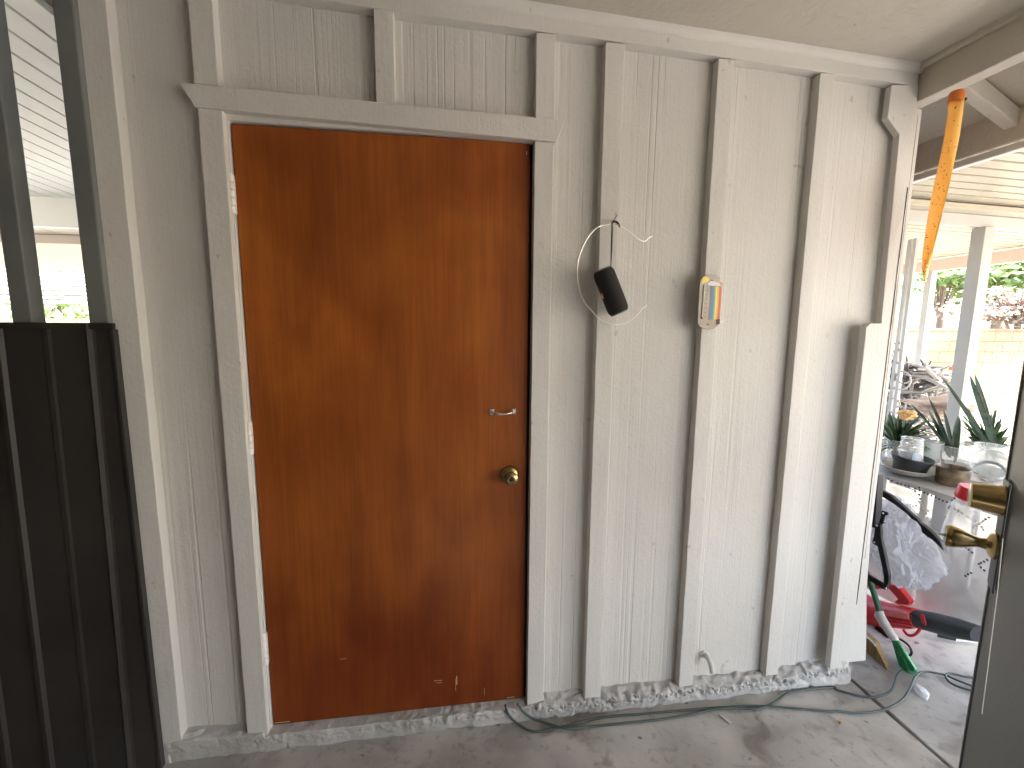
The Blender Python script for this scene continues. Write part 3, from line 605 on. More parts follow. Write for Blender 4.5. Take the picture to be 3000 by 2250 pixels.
for i in range(7):
    z = 1.71+i*.066; MB().prism([(-12, 6.0, z), (-12, 6.02, z+.058), (-12, 6.028, z+.056), (-12, 6.008, z-.002)], (10.5, 0, 0)).build('slat', mat('slat_paint', (.32, .31, .28)), LV)
MB().tube([(-12+.12*i, 6.05, 2.2+.03*math.sin(i*PI/1.7)) for i in range(88)], .018, n=6).build('scalloped_edge', M_alum, LV)

# ------------------------------------------------------------ block fence, trees, yard
bw = bpy.data.materials.new('block_wall'); bw.use_nodes = True; t = bw.node_tree; Pn = t.nodes['Principled BSDF']; Pn.inputs['Roughness'].default_value = .9
tc = nd(t, 'ShaderNodeTexCoord'); mp = nd(t, 'ShaderNodeMapping'); mp.inputs['Rotation'].default_value = (math.radians(90), 0, 0)
t.links.new(tc.outputs['Object'], mp.inputs[0])
bk = nd(t, 'ShaderNodeTexBrick'); t.links.new(mp.outputs[0], bk.inputs['Vector']); bk.inputs['Scale'].default_value = 1; bk.inputs['Brick Width'].default_value = .4; bk.inputs['Row Height'].default_value = .2
bk.inputs['Mortar Size'].default_value = .008; bk.inputs['Color1'].default_value = (.225, .175, .10, 1); bk.inputs['Color2'].default_value = (.25, .195, .115, 1); bk.inputs['Mortar'].default_value = (.11, .08, .045, 1)
t.links.new(bk.outputs[0], Pn.inputs['Base Color'])
FN = thing('block_fence', 'tan concrete block fence wall with reddish cap behind the patio', 'fence', (8, 5.7, -.2))
MB().box(3.2, 22, 5.65, 5.8, -.2, 1.39).build('block_wall', bw, FN)
MB().box(3.2, 22, 5.63, 5.82, 1.392, 1.44).build('cap', mat('red_cap', (.22, .11, .07), (.3, .17, .11), rough=.8), FN, bevel=.005)
FN2 = thing('block_fence', 'sunlit tan block fence wall seen low between the gate bars', 'fence', (-8, 8, -.2))
MB().box(-22, -1.5, 8.6, 8.75, -.2, 1.5).build('block_wall', bw, FN2)

def leaves(mb, c, rx, ry, rz, n_, s):
    cl = [(Vector((random.gauss(0, .5), random.gauss(0, .5), random.gauss(0, .5)))) for _ in range(max(4, n_//70))]
    for i in range(n_):
        k_ = random.choice(cl); v = k_+Vector((random.gauss(0, .2), random.gauss(0, .2), random.gauss(0, .2)))
        p = Vector((c[0]+v.x*rx, c[1]+v.y*ry, c[2]+v.z*rz))
        a = Vector((random.gauss(0, 1), random.gauss(0, 1), random.gauss(0, 1))).normalized(); b = a.orthogonal().normalized(); ss = s*random.uniform(.6, 1.3)
        mb.add([p-a*ss, p-b*ss*.5, p+a*ss, p+b*ss*.5], [(0, 1, 2, 3)])
    return mb
def tree(c, r_, n_, s, label, mt=M_tree, trunk=True, cat='tree', nm='leafy_tree'):
    T = thing(nm, label, cat, (c[0], c[1], -.2))
    leaves(MB(), c, r_[0], r_[1], r_[2], n_, s).build('crown', mt, T)
    tb = MB()
    tb.tube([(c[0], c[1], -.2), (c[0]+.1, c[1], c[2]*.5), (c[0], c[1], c[2])], [.09*r_[0], .07*r_[0], .03*r_[0]], n=9)
    for i in range(6):
        a = i*1.05; tb.tube([(c[0]+.05, c[1], c[2]*.55), (c[0]+math.cos(a)*r_[0]*.3, c[1]+math.sin(a)*r_[1]*.3, c[2]*.9), (c[0]+math.cos(a)*r_[0]*.6, c[1]+math.sin(a)*r_[1]*.6, c[2]+.4)], [.03*r_[0], .02*r_[0], .006], n=6)
    tb.build('trunk', M_bark, T, smooth=True)
    return T
tcn = aY(2935, 800, 9.5)
tree((tcn.x, 9.5, tcn.z), (1.9, 1.4, .85), 4200, .12, 'large bright green tree behind the block fence, right of the post')
tcn = aY(2765, 790, 9.2)
tree((tcn.x, 9.2, tcn.z), (1.1, 1.0, .6), 1100, .11, 'sparser green tree behind the block fence, left of the thick post')
tcn = aY(2985, 905, 7.0)
tree((tcn.x, 7.0, tcn.z), (1.2, .5, .33), 1800, .07, 'pinkish dry flowering shrub spilling over the block fence', M_pink, cat='shrub', nm='flowering_shrub')
tree((-8.6, 10.5, 1.9), (2.4, 1.5, 1.2), 2600, .10, 'green shrub beyond the gate seen between the bars', cat='shrub', nm='garden_shrub')
# palm whose fronds throw the slanting shadows on the fence
PT = thing('palm_tree', 'slender palm tree growing in front of the block fence', 'palm', (12.2, 4.7, -.2))
MB().tube([(12.2, 4.7, -.2), (12.25, 4.7, 1.5), (12.2, 4.75, 3.4)], [.14, .11, .1], n=10).build('trunk', M_bark, PT, smooth=True)
for i in range(11):
    a = i*2.4; L_ = random.uniform(1.5, 2.4); el = random.uniform(.1, .9); fm = MB(); prev = None; sp_ = []
    for k_ in range(13):
        f = k_/12; sp_.append(Vector((12.2+math.cos(a)*L_*f*math.cos(el*(1-f)), 4.75+math.sin(a)*L_*f*math.cos(el*(1-f)), 3.4+L_*(math.sin(el)*f-.75*f*f))))
    fm.tube(sp_, [.016*(1-k_/14) for k_ in range(13)], n=5)
    for k_ in range(2, 13):
        tdir = (sp_[k_]-sp_[k_-1]).normalized(); sd2 = tdir.cross(Vector((0, 0, 1))).normalized()
        for s_ in (-1, 1):
            for h_ in (0, .5):
                b0 = sp_[k_-1].lerp(sp_[k_], h_); tip = b0+(sd2*s_*.85+tdir*.6).normalized()*(.42*(1-.5*k_/12))+Vector((0, 0, -.08))
                fm.add([b0-tdir*.035, b0+tdir*.035, tip], [(0, 1, 2)])
    fm.build('frond', M_tree, PT)

def bp(px, py, X=None, Y=None): return aX(px, py, X) if X else aY(px, py, Y)
# yard clutter seen small and bright
p0 = aY(2858, 1135, 3.2)
BN = thing('yard_bin', 'pale green plastic bin with orange box on top near the fence', 'bin', (p0.x, 3.2, FZ))
s_ = mpp(p0)
MB().prism([(p0.x-26*s_, 3.2, p0.z+22*s_), (p0.x+22*s_, 3.2, p0.z+22*s_), (p0.x+18*s_, 3.2, p0.z-80*s_), (p0.x-22*s_, 3.2, p0.z-80*s_)], (0, .4, 0)).build('bin_body', mat('pale_green_plastic', (.12, .17, .13), rough=.5), BN, bevel=.02)
OB = MB().box(p0.x-12*s_, p0.x+16*s_, 3.25, 3.5, p0.z+22.5*s_, p0.z+62*s_).build('orange_crate', mat('orange_plastic', (.5, .10, .03), rough=.5), bevel=.01)
tag(OB, 'orange crate standing on the pale green bin', 'crate')
p1 = aX(2762, 1193, 4.5); s_ = mpp(p1)
RK = MB(); 
def blob(c, rx, ry, rz, amp, fr_, nm, mt, sub=4, seed=0):
    bm = bmesh.new(); bmesh.ops.create_icosphere(bm, subdivisions=sub, radius=1)
    for v in bm.verts:
        d = v.co.normalized(); k_ = 1+amp*noise.noise(d*fr_+Vector((seed, 0, 0)))+amp*.6*abs(noise.noise(d*fr_*2.3+Vector((seed, 4, 0))))
        v.co = Vector((d.x*rx*k_, d.y*ry*k_, d.z*rz*k_))
    mb = MB(); mb.v = [v.co+Vector(c) for v in bm.verts]; mb.f = [tuple(v.index for v in f.verts) for f in bm.faces]; bm.free(); return mb
tag(blob(p1, .2, 62*s_, 25*s_, .5, 1.6, '', None, seed=3).build('canvas_bundle', mat('tan_canvas', (.42, .3, .24), (.52, .42, .34), rough=.8, scale=(3, 3, 3)), smooth=True), 'tan and grey canvas bundle lying behind the potted plants', 'bundle')
for i, (px, py, rr_, c, lb) in enumerate(((2655, 1062, .50, (.16, .155, .16), 'dark grey heap of cut branches beside the iron screen'), (2712, 1085, .42, (.3, .28, .26), 'pale grey heap of branches between the two white posts'))):
    p = aX(px, py, 5.3); mb = MB(); H = p.z-FZ
    for k_ in range(120):
        f = random.random()**.7; z = FZ+H*f; r_ = rr_*(1-.55*f); a = random.random()*2*PI; q_ = Vector((p.x+math.cos(a)*r_*random.uniform(.3, 1), p.y+math.sin(a)*r_*random.uniform(.3, 1), z))
        d = Vector((random.uniform(-1, 1), random.uniform(-1, 1), random.uniform(-.35, .45))).normalized()*random.uniform(.12, .3); bnd = Vector((random.gauss(0, .03), random.gauss(0, .03), random.gauss(0, .03))); mb.tube([q_-d, q_+bnd, q_+d], [.012, .022, .008], n=5)
    tag(mb.build('branch_heap', mat('branch_grey_%d' % i, c, rough=.8)), lb, 'branches')
p = aX(2660, 1215, 3.9); s_ = mpp(p)
tag(blob(p, .05, 20*s_, 14*s_, .4, 2, '', None, 3, 9).build('orange_flower', mat('orange_petals', (.6, .3, .08), (.7, .45, .2), rough=.6, scale=(30, 30, 30))), 'pale orange flower cluster behind the left potted plant', 'flowers')
p = aY(2985, 1090, 2.0); s_ = mpp(p)
tag(MB().add([(p.x-50*s_, 2.0, p.z-28*s_), (p.x+50*s_, 2.0, p.z+75*s_), (p.x+50*s_, 2.3, p.z-20*s_), (p.x, 2.15, p.z-45*s_)], [(0, 1, 2), (0, 2, 3), (0, 3, 1), (1, 3, 2)]).build('folded_parasol', M_white), 'white folded canvas corner just left of the security door edge', 'parasol')

# ------------------------------------------------------------ table and the things on it
TZ = .65
TB = thing('patio_table', 'folding patio table with white legs beyond the wall corner', 'table', (3.35, .2, FZ))
MB().prism([(2.965, .78, TZ-.025), (3.03, -.75, TZ-.025), (3.80, -.72, TZ-.025), (3.74, .81, TZ-.025)], (0, 0, .023)).build('tabletop', M_white, TB, bevel=.005)
lg = aZ(2667, 1768, FZ)
for x, y in ((lg.x, lg.y), (3.16, -.55), (3.62, .5), (3.62, -.5)): MB().tube([(x, y, FZ), (x, y, TZ-.026)], .0145, n=12).build('leg', M_white, TB, smooth=True)
M_vinyl = bpy.data.materials.new('clear_vinyl'); M_vinyl.use_nodes = True; t = M_vinyl.node_tree; Pn = t.nodes['Principled BSDF']
Pn.inputs['Base Color'].default_value = (.52, .52, .51, 1); Pn.inputs['Roughness'].default_value = .25
tc = nd(t, 'ShaderNodeTexCoord'); n1 = nd(t, 'ShaderNodeTexNoise', Scale=6., Detail=6.); t.links.new(tc.outputs['Object'], n1.inputs['Vector'])
mr = nd(t, 'ShaderNodeMapRange'); t.links.new(n1.outputs[0], mr.inputs[0]); mr.inputs[1].default_value = .3; mr.inputs[2].default_value = .7; mr.inputs[3].default_value = .62; mr.inputs[4].default_value = .88; t.links.new(mr.outputs[0], Pn.inputs['Alpha'])
vs = []; fs = []; ny, nzv = 90, 44
def edge(y): return 2.955+(.78-y)*.042
for i in range(ny+1):
    y = .80-1.58*i/ny
    for k_ in range(nzv+1):
        if k_ <= 8: f = k_/8; vs.append((3.6+(edge(y)-3.6)*f, y, TZ+.002+.002*noise.noise(Vector((f*3, y*9, 0)))))
        else:
            f = (k_-8)/(nzv-8); z = TZ-.60*f-.05*f*math.sin(y*5)
            amp = .045*f**.6; ph = y*16+1.2*noise.noise(Vector((y*2, z*1.5, 0)))
            vs.append((edge(y)-.012-amp*(.5+.5*math.sin(ph))-.02*f*noise.noise(Vector((y*7, z*4, 3))), y+.012*noise.noise(Vector((y*4, z*6, 1))), z))
for i in range(ny):
    for k_ in range(nzv): fs.append((i*(nzv+1)+k_, i*(nzv+1)+k_+1, (i+1)*(nzv+1)+k_+1, (i+1)*(nzv+1)+k_))
TC = MB().add(vs, fs).build('tablecloth', M_vinyl, smooth=True)
tag(TC, 'clear vinyl tablecloth with rows of punched dots draped over patio table', 'tablecloth')
dm = MB(); dw = MB()
def surf(px, py, off=.03): p = aX(px, py, 2.96); return aX(px, py, edge(p.y)-off)
def u2(x, y): return (2500+x/3.318, 1000+y/3.318)
def u4(x, y): return (2700+x/4.147, 1450+y/4.147)
dark = [u2(*p) for p in ((340, 1340), (375, 1355), (430, 1378), (465, 1388), (505, 1400), (540, 1410), (600, 1432), (640, 1422), (645, 1450), (690, 1470), (725, 1485), (760, 1500), (800, 1515), (835, 1533), (870, 1550), (910, 1562), (985, 1525), (960, 1545), (600, 1460), (640, 1490), (650, 1530), (935, 1610), (980, 1625), (1020, 1645))]
dark += [u4(*p) for p in ((355, 135), (335, 162), (402, 170), (445, 195), (490, 222), (818, 274), (778, 295), (485, 612), (535, 640), (573, 665), (615, 700), (797, 790), (758, 810), (722, 825), (720, 880), (762, 917), (600, 948), (565, 965), (533, 985), (697, 840))]
lite = [u4(*p) for p in ((323, 190), (310, 217), (302, 245), (535, 255), (571, 275), (608, 298), (655, 322), (725, 333), (752, 315), (700, 352), (670, 372), (633, 397), (730, 392), (750, 425), (0, 85), (12, 110), (20, 130), (32, 155), (42, 182), (52, 208), (78, 195), (60, 225), (105, 325), (112, 350))]
lite += [u2(*p) for p in ((480, 1588), (510, 1594), (545, 1600), (580, 1602), (612, 1598), (640, 1560), (655, 1575), (668, 1600), (680, 1625))]
for lst, mb in ((dark, dm), (lite, dw)):
    for px, py in lst:
        p = surf(px, py, .062 if py > 1500 else .04 if py > 1440 else .022); mb.lathe(p, [(.0002, .0008), (.0052, .0006), (.0052, 0)], axis=(-1, 0, 0), n=8)
dm.build('dark_dots', mat('hole_dark', (.05, .05, .055)), TC); dw.build('light_dots', M_white, TC)

def glassy(nm, label, cat, px, py, rpx, hpx, mt=M_clear, rtop=1.15, z=TZ, rim=True, up_=True, base=None):
    c = base or aZ(px, py, z+.004); s_ = mpp(c); r_ = rpx*s_; h = hpx*s_
    prof = [(.0005, .001), (r_, .001), (r_*(1+(rtop-1)*.5), h*.5), (r_*rtop, h)]
    if rim: prof += [(r_*rtop+.003, h), (r_*rtop+.003, h-.004)]
    o = MB().lathe(c, prof, n=32).build(nm, mt, smooth=True, solid=.0012)
    return tag(o, label, cat), c, r_, h
# white bowl > black pot > clear upturned cup
c = aZ(2660, 1388, TZ+.003); s_ = mpp(c)
BO = MB().lathe(c, [(.0005, .002), (30*s_, .002), (48*s_, .010), (64*s_, .030), (69*s_, .042), (66*s_, .043), (50*s_, .016), (30*s_, .008), (.0005, .007)], n=40).build('bowl', mat('cream_ceramic', (.62, .6, .54), (.55, .52, .46), rough=.3, scale=(9, 9, 9)), smooth=True)
tag(BO, 'cream ceramic bowl under the black pot at table corner', 'bowl')
tl_ = Vector((.06, -.10, 1)).normalized()
PB = MB().lathe(c+Vector((0, 0, .010)), [(.0005, .001), (36*s_, .001), (42*s_, 30*s_), (49*s_, 44*s_), (49*s_, 49*s_), (46*s_, 49*s_), (40*s_, 20*s_), (.0005, 19*s_)], axis=tl_, n=32).build('plant_pot', mat('charcoal_pot', (.05, .055, .06), (.075, .08, .085), rough=.6), smooth=True)
tag(PB, 'black round plant pot sitting in the cream bowl', 'pot')
cc = c+Vector((0, 0, .03)); sc_p = mpp(cc)
CU = thing('plastic_cup', 'clear plastic cup turned upside down in the black pot', 'cup', cc)
MB().lathe(cc, [(32*sc_p, 0), (31.5*sc_p, 4*sc_p), (25*sc_p, 88*sc_p), (23*sc_p, 92*sc_p), (22*sc_p, 90*sc_p), (.0005, 89*sc_p)], n=32).build('cup_wall', M_clear, CU, smooth=True, solid=.0014)
ring = [(cc.x+24*sc_p*math.cos(a/24*2*PI), cc.y+24*sc_p*math.sin(a/24*2*PI), cc.z+91*sc_p) for a in range(25)]
MB().tube(ring, .0028, n=6).build('cup_rim', M_frost, CU, smooth=True)
vw = (CAM-cc); vw.z = 0; vw.normalize(); sw = Vector((0, 0, 1)).cross(vw)
lbm = mat('pale_blue_label', (.45, .58, .72), (.6, .68, .75), rough=.4, scale=(90, 90, 90))
la = []
for i in range(7):
    a = .15+.5*i/6
    d = (vw*math.cos(a)+sw*math.sin(a)); la.append(d)
vs = [cc+d*(28.8*sc_p)+Vector((0, 0, 54*sc_p)) for d in la]+[cc+d*(31.3*sc_p)+Vector((0, 0, 24*sc_p)) for d in la]
MB().add(vs, [(i, i+1, 8+i, 7+i) for i in range(6)]).build('label', lbm, CU, solid=.0006)
glassy('deli_cup', 'frosted clear tub standing behind the black pot', 'tub', 2716, 1362, 25, 72, M_frost, 1.2)
g_, cg, rg, hg = glassy('glass_jar', 'clear glass jar holding the thick leaved cutting', 'jar', 2794, 1375, 34, 72, M_clear, 1.1)
glassy('glass_jar', 'clear glass jar behind the bowl holding arching leaves', 'jar', 2622, 1342, 20, 56, M_clear, 1.1)
# shallow white dish, brown jar, film, tub, red cap bottle
c = aZ(2772, 1383, TZ+.003); s_ = mpp(c)
tag(MB().lathe(c, [(.0005, .001), (34*s_, .001), (53*s_, 24*s_), (55*s_, 26*s_), (50*s_, 24*s_), (32*s_, .005), (.0005, .005)], n=32).build('dish', mat('white_plastic', (.72, .71, .68), (.66, .65, .62), rough=.4), smooth=True), 'white round plastic dish behind the brown jar', 'dish')
c = aZ(2787, 1418, TZ+.003); s_ = mpp(c)
BJ = MB().lathe(c, [(.0005, .001), (34*s_, .001), (37*s_, 8*s_), (37*s_, 50*s_), (36*s_, 51*s_), (34*s_, 48*s_), (33*s_, 30*s_), (.0005, 28*s_)], n=32).build('brown_jar', mat('murky_glass', (.10, .075, .055), (.32, .24, .14), rough=.25, scale=(22, 22, 22), alpha=.93), smooth=True)
tag(BJ, 'murky brown jar with twig at the front of the table', 'jar')
tw_ = MB()
for a in ((2757, 1322, 2762, 1380), (2762, 1345, 2774, 1380), (2790, 1362, 2790, 1392), (2798, 1372, 2790, 1388)):
    tw_.tube([aX(a[0], a[1], c.x), aX(a[2], a[3], c.x)], .0018, n=5)
tag(tw_.build('twig', M_bark), 'thin brown twigs standing in the murky jar', 'twig')
c = aZ(2900, 1378, TZ+.05); s_ = mpp(c); ax_ = (Vector((-.62, -.40, .62))).normalized()
TU = MB().lathe(c, [(.0005, -18*s_), (30*s_, -18*s_), (40*s_, 25*s_), (43*s_, 42*s_), (45*s_, 43*s_), (45*s_, 40*s_)], axis=ax_, n=36).build('food_tub', M_frost, smooth=True, solid=.0016)
tag(TU, 'tilted frosted food tub with a blue band, open towards the viewer', 'tub')
MB().lathe(c, [(30.8*s_, -17*s_), (33.8*s_, -4*s_), (34.3*s_, -4*s_), (31.2*s_, -17*s_)], axis=ax_, n=36).build('blue_band', mat('blue_print', (.12, .25, .5), rough=.4), TU, smooth=True)
c = aZ(2875, 1412, TZ+.012); s_ = mpp(c)
tag(blob(c, .09, .10, .026, .9, 2.2, '', None, 4, 5).build('plastic_film', mat('white_film', (.74, .74, .73), (.66, .66, .66), rough=.35, alpha=.72, scale=(9, 9, 9)), smooth=True), 'crumpled white plastic film lying behind the red cap', 'film')
cR = aX(2838, 1462, 2.93); s_ = mpp(cR)
BT = thing('red_capped_bottle', 'clear bottle with bright red cap hanging at the table edge', 'bottle', cR)
aR = Vector((.05, -.12, 1)).normalized()
MB().lathe(cR, [(.0005, 38*s_), (29*s_, 38*s_), (31*s_, 35*s_), (32*s_, 4*s_), (31*s_, 0), (.0005, 0)], axis=aR, n=30).build('cap', mat('red_plastic', (.72, .03, .035), (.66, .025, .03), rough=.35), BT, smooth=True)
MB().lathe(cR, [(22*s_, -1*s_), (24*s_, -8*s_), (32*s_, -22*s_), (34*s_, -120*s_), (30*s_, -150*s_), (.0005, -152*s_)], axis=aR, n=30).build('bottle_body', M_clear, BT, smooth=True, solid=.0012)

# plants
def leaf(mb, b, tip, wd, droop=0, thick=.25, n_=10, side=None, curl=0.):
    b = Vector(b); tip = Vector(tip); d = (tip-b); L_ = d.length; upv = Vector((0, 0, 1))
    sv = side or d.cross(upv).normalized()
    if sv.length < .1: sv = Vector((1, 0, 0))
    rows_ = []
    for i in range(n_+1):
        f = i/n_; p = b+d*f+upv*(droop*math.sin(f*PI)*L_)+sv*curl*L_*f*f
        w_ = 1.35*wd*(.55+.9*f)*(1-f)**.55 if f < 1 else 0; w_ = max(w_, .0004)
        nrm = sv.cross(d.normalized())
        rows_.append((p-sv*w_, p+nrm*w_*thick, p+sv*w_))
    vs = [q for r in rows_ for q in r]; mb.add(vs, [(i*3+k_, i*3+k_+1, i*3+4+k_, i*3+3+k_) for i in range(n_) for k_ in range(2)])
def plant_px(nm, label, base, Xp, lst, mt, wd, stem=True, droop=.08):
    T = thing(nm, label, 'plant', base)
    L_ = MB()
    for (bx_, by_, tx_, ty_, w_) in lst:
        b = aX(bx_, by_, Xp+random.uniform(-.03, .03)); tp = aX(tx_, ty_, Xp+random.uniform(-.07, .07)); leaf(L_, b, tp, w_*1.25*mpp(b), droop*random.uniform(.3, 1.3), side=Vector((.25, 1, 0)).normalized() if abs(tx_-bx_) < abs(ty_-by_)*1.0 else None)
    L_.build('leaves', mt, T, smooth=True, solid=.0012)
    MB().tube([base, Vector(base)+Vector((0, 0, .09))], [.008, .006], n=6).build('stem', M_leaf, T, smooth=True)
X1 = aZ(2622, 1342, TZ).x
l1 = [(2625, 1300, 2592, 1232, 5), (2625, 1300, 2605, 1205, 5), (2627, 1300, 2632, 1215, 5), (2625, 1305, 2582, 1308, 5), (2625, 1310, 2585, 1262, 5.5), (2630, 1300, 2650, 1228, 5), (2630, 1295, 2665, 1235, 5), (2632, 1300, 2690, 1225, 5.5), (2632, 1300, 2705, 1240, 5.5), (2632, 1305, 2735, 1250, 5), (2632, 1310, 2722, 1312, 4.5), (2625, 1310, 2600, 1222, 5), (2630, 1290, 2670, 1262, 6), (2625, 1290, 2610, 1250, 6), (2640, 1285, 2716, 1262, 6), (2640, 1285, 2660, 1242, 6), (2622, 1315, 2590, 1290, 6), (2645, 1290, 2728, 1320, 4), (2618, 1300, 2640, 1245, 6), (2624, 1320, 2586, 1245, 5)]
plant_px('spider_plant', 'bushy dark green plant with arching strap leaves behind black pot', aZ(2622, 1340, TZ+.005), X1, l1+[(a+random.uniform(-5, 5), b, c_+random.uniform(-12, 14), d+random.uniform(-8, 26), e_) for _ in range(3) for a, b, c_, d, e_ in l1], M_leaf, 5)
X2 = cg.x
l2 = [(2790, 1330, 2668, 1182, 8), (2788, 1325, 2722, 1166, 6.5), (2792, 1320, 2765, 1200, 6), (2775, 1325, 2735, 1225, 8), (2790, 1335, 2808, 1218, 8), (2800, 1340, 2812, 1222, 7), (2785, 1335, 2750, 1240, 8), (2782, 1340, 2720, 1200, 7), (2800, 1300, 2900, 1292, 4)]
plant_px('aloe_cutting', 'thick grey green leaved cutting standing in the glass jar', cg+Vector((0, 0, .004)), X2, l2, M_leafd, 8, droop=.03)
X3 = aZ(2900, 1340, TZ).x
l3 = [(2912, 1330, 2762, 1106, 8.5), (2915, 1320, 2842, 1100, 10), (2920, 1320, 2856, 1096, 9.5)]
pb3 = aZ(2912, 1345, TZ+.005)
plant_px('snake_plant', 'tall snake plant with three pointed sword leaves near the door edge', pb3, X3, l3, M_leafd, 9, droop=.02)
l4 = [(2890, 1320, 2830, 1190, 3), (2890, 1320, 2835, 1225, 4), (2892, 1320, 2880, 1200, 3), (2895, 1320, 2860, 1235, 4), (2895, 1320, 2930, 1240, 5), (2900, 1325, 2955, 1250, 5), (2905, 1330, 2962, 1275, 5), (2905, 1330, 2952, 1305, 5), (2880, 1320, 2805, 1300, 3), (2880, 1315, 2825, 1260, 4), (2885, 1310, 2850, 1215, 3), (2895, 1320, 2905, 1205, 3), (2880, 1310, 2815, 1215, 3), (2900, 1320, 2935, 1225, 4), (2885, 1320, 2840, 1280, 5), (2890, 1320, 2870, 1260, 6), (2900, 1325, 2920, 1265, 7), (2895, 1330, 2955, 1325, 4), (2840, 1255, 2958, 1308, 2.2)]
plant_px('fern_cutting', 'wiry fern like plant with narrow leaves beside the snake plant', aZ(2890, 1340, TZ+.005), X3+.1, l4+[(a+random.uniform(-8, 8), b, c_+random.uniform(-16, 16), d+random.uniform(-10, 30), e_) for _ in range(4) for a, b, c_, d, e_ in l4], M_leaf, 4)
g2, c2, r2, h2 = glassy('glass_jar', 'clear glass jar holding the wiry fern near the tilted tub', 'jar', 2895, 1352, 30, 50, M_clear, 1.1)

# ------------------------------------------------------------ folding chair frame, bag
XC = 2.52
def c3(x, y): return (2500+x/4.147, 1450+y/4.147)
FC = thing('folding_chair', 'black folding chair frame leaning at the wall corner by the table', 'folding chair', (XC, .2, FZ))
def cpoly(pts, th, nm, mt=M_tubeblk, bv=.003, X=XC): return MB().prism([aX(*c3(*p), X) for p in pts], (th, 0, 0)).build(nm, mt, FC, bevel=bv)
MB().tube([aX(*c3(298, -262), XC), aX(*c3(255, 388), XC)], .0225, n=4).build('upright', M_tubeblk, FC, bevel=.003)
cpoly([(262, 352), (300, 345), (328, 380), (335, 520), (375, 700), (410, 870), (432, 980), (425, 1080), (395, 1120), (362, 1108), (365, 1000), (345, 880), (315, 740), (290, 625), (228, 592), (226, 560), (245, 500)], .014, 'link_arm', X=XC-.03)
cpoly([(130, 935), (165, 960), (410, 1105), (405, 1150), (370, 1150), (130, 1010)], .012, 'lower_bar', X=XC-.012)
cpoly([(345, 188), (412, 212), (415, 248), (380, 252), (355, 330), (388, 335), (345, 352), (320, 395), (300, 350), (335, 250), (330, 220)], .008, 'bracket', X=XC-.02)
cpoly([(340, -60), (445, 0), (510, 60), (590, 130), (690, 225), (770, 290), (800, 335), (850, 370), (960, 465), (990, 500), (1050, 565), (1075, 620), (1100, 690), (1060, 650), (985, 570), (920, 522), (830, 460), (815, 395), (770, 330), (700, 290), (650, 235), (560, 165), (480, 105), (340, 20)], .02, 'diagonal_arm', X=XC+.08)
for x, y in ((363, 222), (286, 371), (256, 575), (396, 1132)): MB().lathe(aX(*c3(x, y), XC-.034), [(.0042, 0), (.0036, .003), (.0002, .004)], axis=(-1, 0, 0), n=10).build('rivet', M_steel, FC, smooth=True)

bagc = aX(2632, 1592, 2.70); s_ = mpp(bagc)
def bagmesh():
    bm = bmesh.new(); bmesh.ops.create_icosphere(bm, subdivisions=6, radius=1)
    outl = lambda a: 1.0
    for v in bm.verts:
        d = v.co.normalized()
        r_ = 1+.38*noise.noise(d*1.4+Vector((2, 0, 5)))-.22*abs(noise.noise(Vector((d.x*3, d.y*5+2, d.z*3))))-.15*abs(noise.noise(Vector((d.x*7, d.y*9, d.z*6+4))))-.03*abs(noise.noise(d*14))
        yv = -d.y; zv = d.z
        sh = -.32*yv   # sags to the right
        v.co = Vector((d.x*.10*r_, d.y*108*s_*r_*(1-.25*max(0, zv)), zv*112*s_*r_+sh*70*s_))
    mb = MB(); mb.v = [v.co+bagc for v in bm.verts]; mb.f = [tuple(v.index for v in f.verts) for f in bm.faces]; bm.free(); return mb
M_bag = bpy.data.materials.new('bag_film'); M_bag.use_nodes = True; t = M_bag.node_tree; Pn = t.nodes['Principled BSDF']; Pn.inputs['Base Color'].default_value = (.74, .76, .82, 1); Pn.inputs['Roughness'].default_value = .28
tr = nd(t, 'ShaderNodeBsdfTranslucent'); tr.inputs[0].default_value = (.85, .87, .92, 1); tp = nd(t, 'ShaderNodeBsdfTransparent')
m1 = nd(t, 'ShaderNodeMixShader'); m1.inputs[0].default_value = .4; m2 = nd(t, 'ShaderNodeMixShader'); m2.inputs[0].default_value = .3
t.links.new(Pn.outputs[0], m1.inputs[1]); t.links.new(tr.outputs[0], m1.inputs[2]); t.links.new(m1.outputs[0], m2.inputs[1]); t.links.new(tp.outputs[0], m2.inputs[2]); t.links.new(m2.outputs[0], t.nodes['Material Output'].inputs[0])
tag(bagmesh().build('plastic_bag', M_bag, smooth=True), 'crumpled white translucent plastic bag hanging on the black chair frame', 'bag')

# ------------------------------------------------------------ brooms and blower
def c5(x, y): return (2480+x/4.147, 1620+y/4.147)
XB = 2.66
GB = thing('green_broom', 'broom with green handle, white collar and green bristles leaning down', 'broom', aX(*c5(760, 1470), XB))
hp = [aX(*c5(*p), XB) for p in ((-60, -520), (140, 40), (240, 230), (320, 450), (400, 715))]
MB().tube(spline(hp, 4), .0125, n=12).build('handle', mat('green_handle', (.03, .13, .06), (.04, .16, .08), rough=.4), GB, smooth=True)
def loft(secs, nm, mt, par, thx, n_=14, smooth=True):
    """secs: (left px, right px) pairs on plane X; elliptical sections thx deep"""
    vs = []
    for (l, r, X, tx_) in secs:
        a = aX(*l, X); b = aX(*r, X); c = (a+b)/2; h = (b-a)/2
        vs += [c+h*math.cos(2*PI*k_/n_)+Vector((tx_*math.sin(2*PI*k_/n_), 0, 0)) for k_ in range(n_)]
    m_ = len(secs); fs = [(i*n_+k_, i*n_+(k_+1) % n_, (i+1)*n_+(k_+1) % n_, (i+1)*n_+k_) for i in range(m_-1) for k_ in range(n_)]+[tuple(range(n_-1, -1, -1)), tuple((m_-1)*n_+k_ for k_ in range(n_))]
    return MB().add(vs, fs).build(nm, mt, par, smooth=smooth)
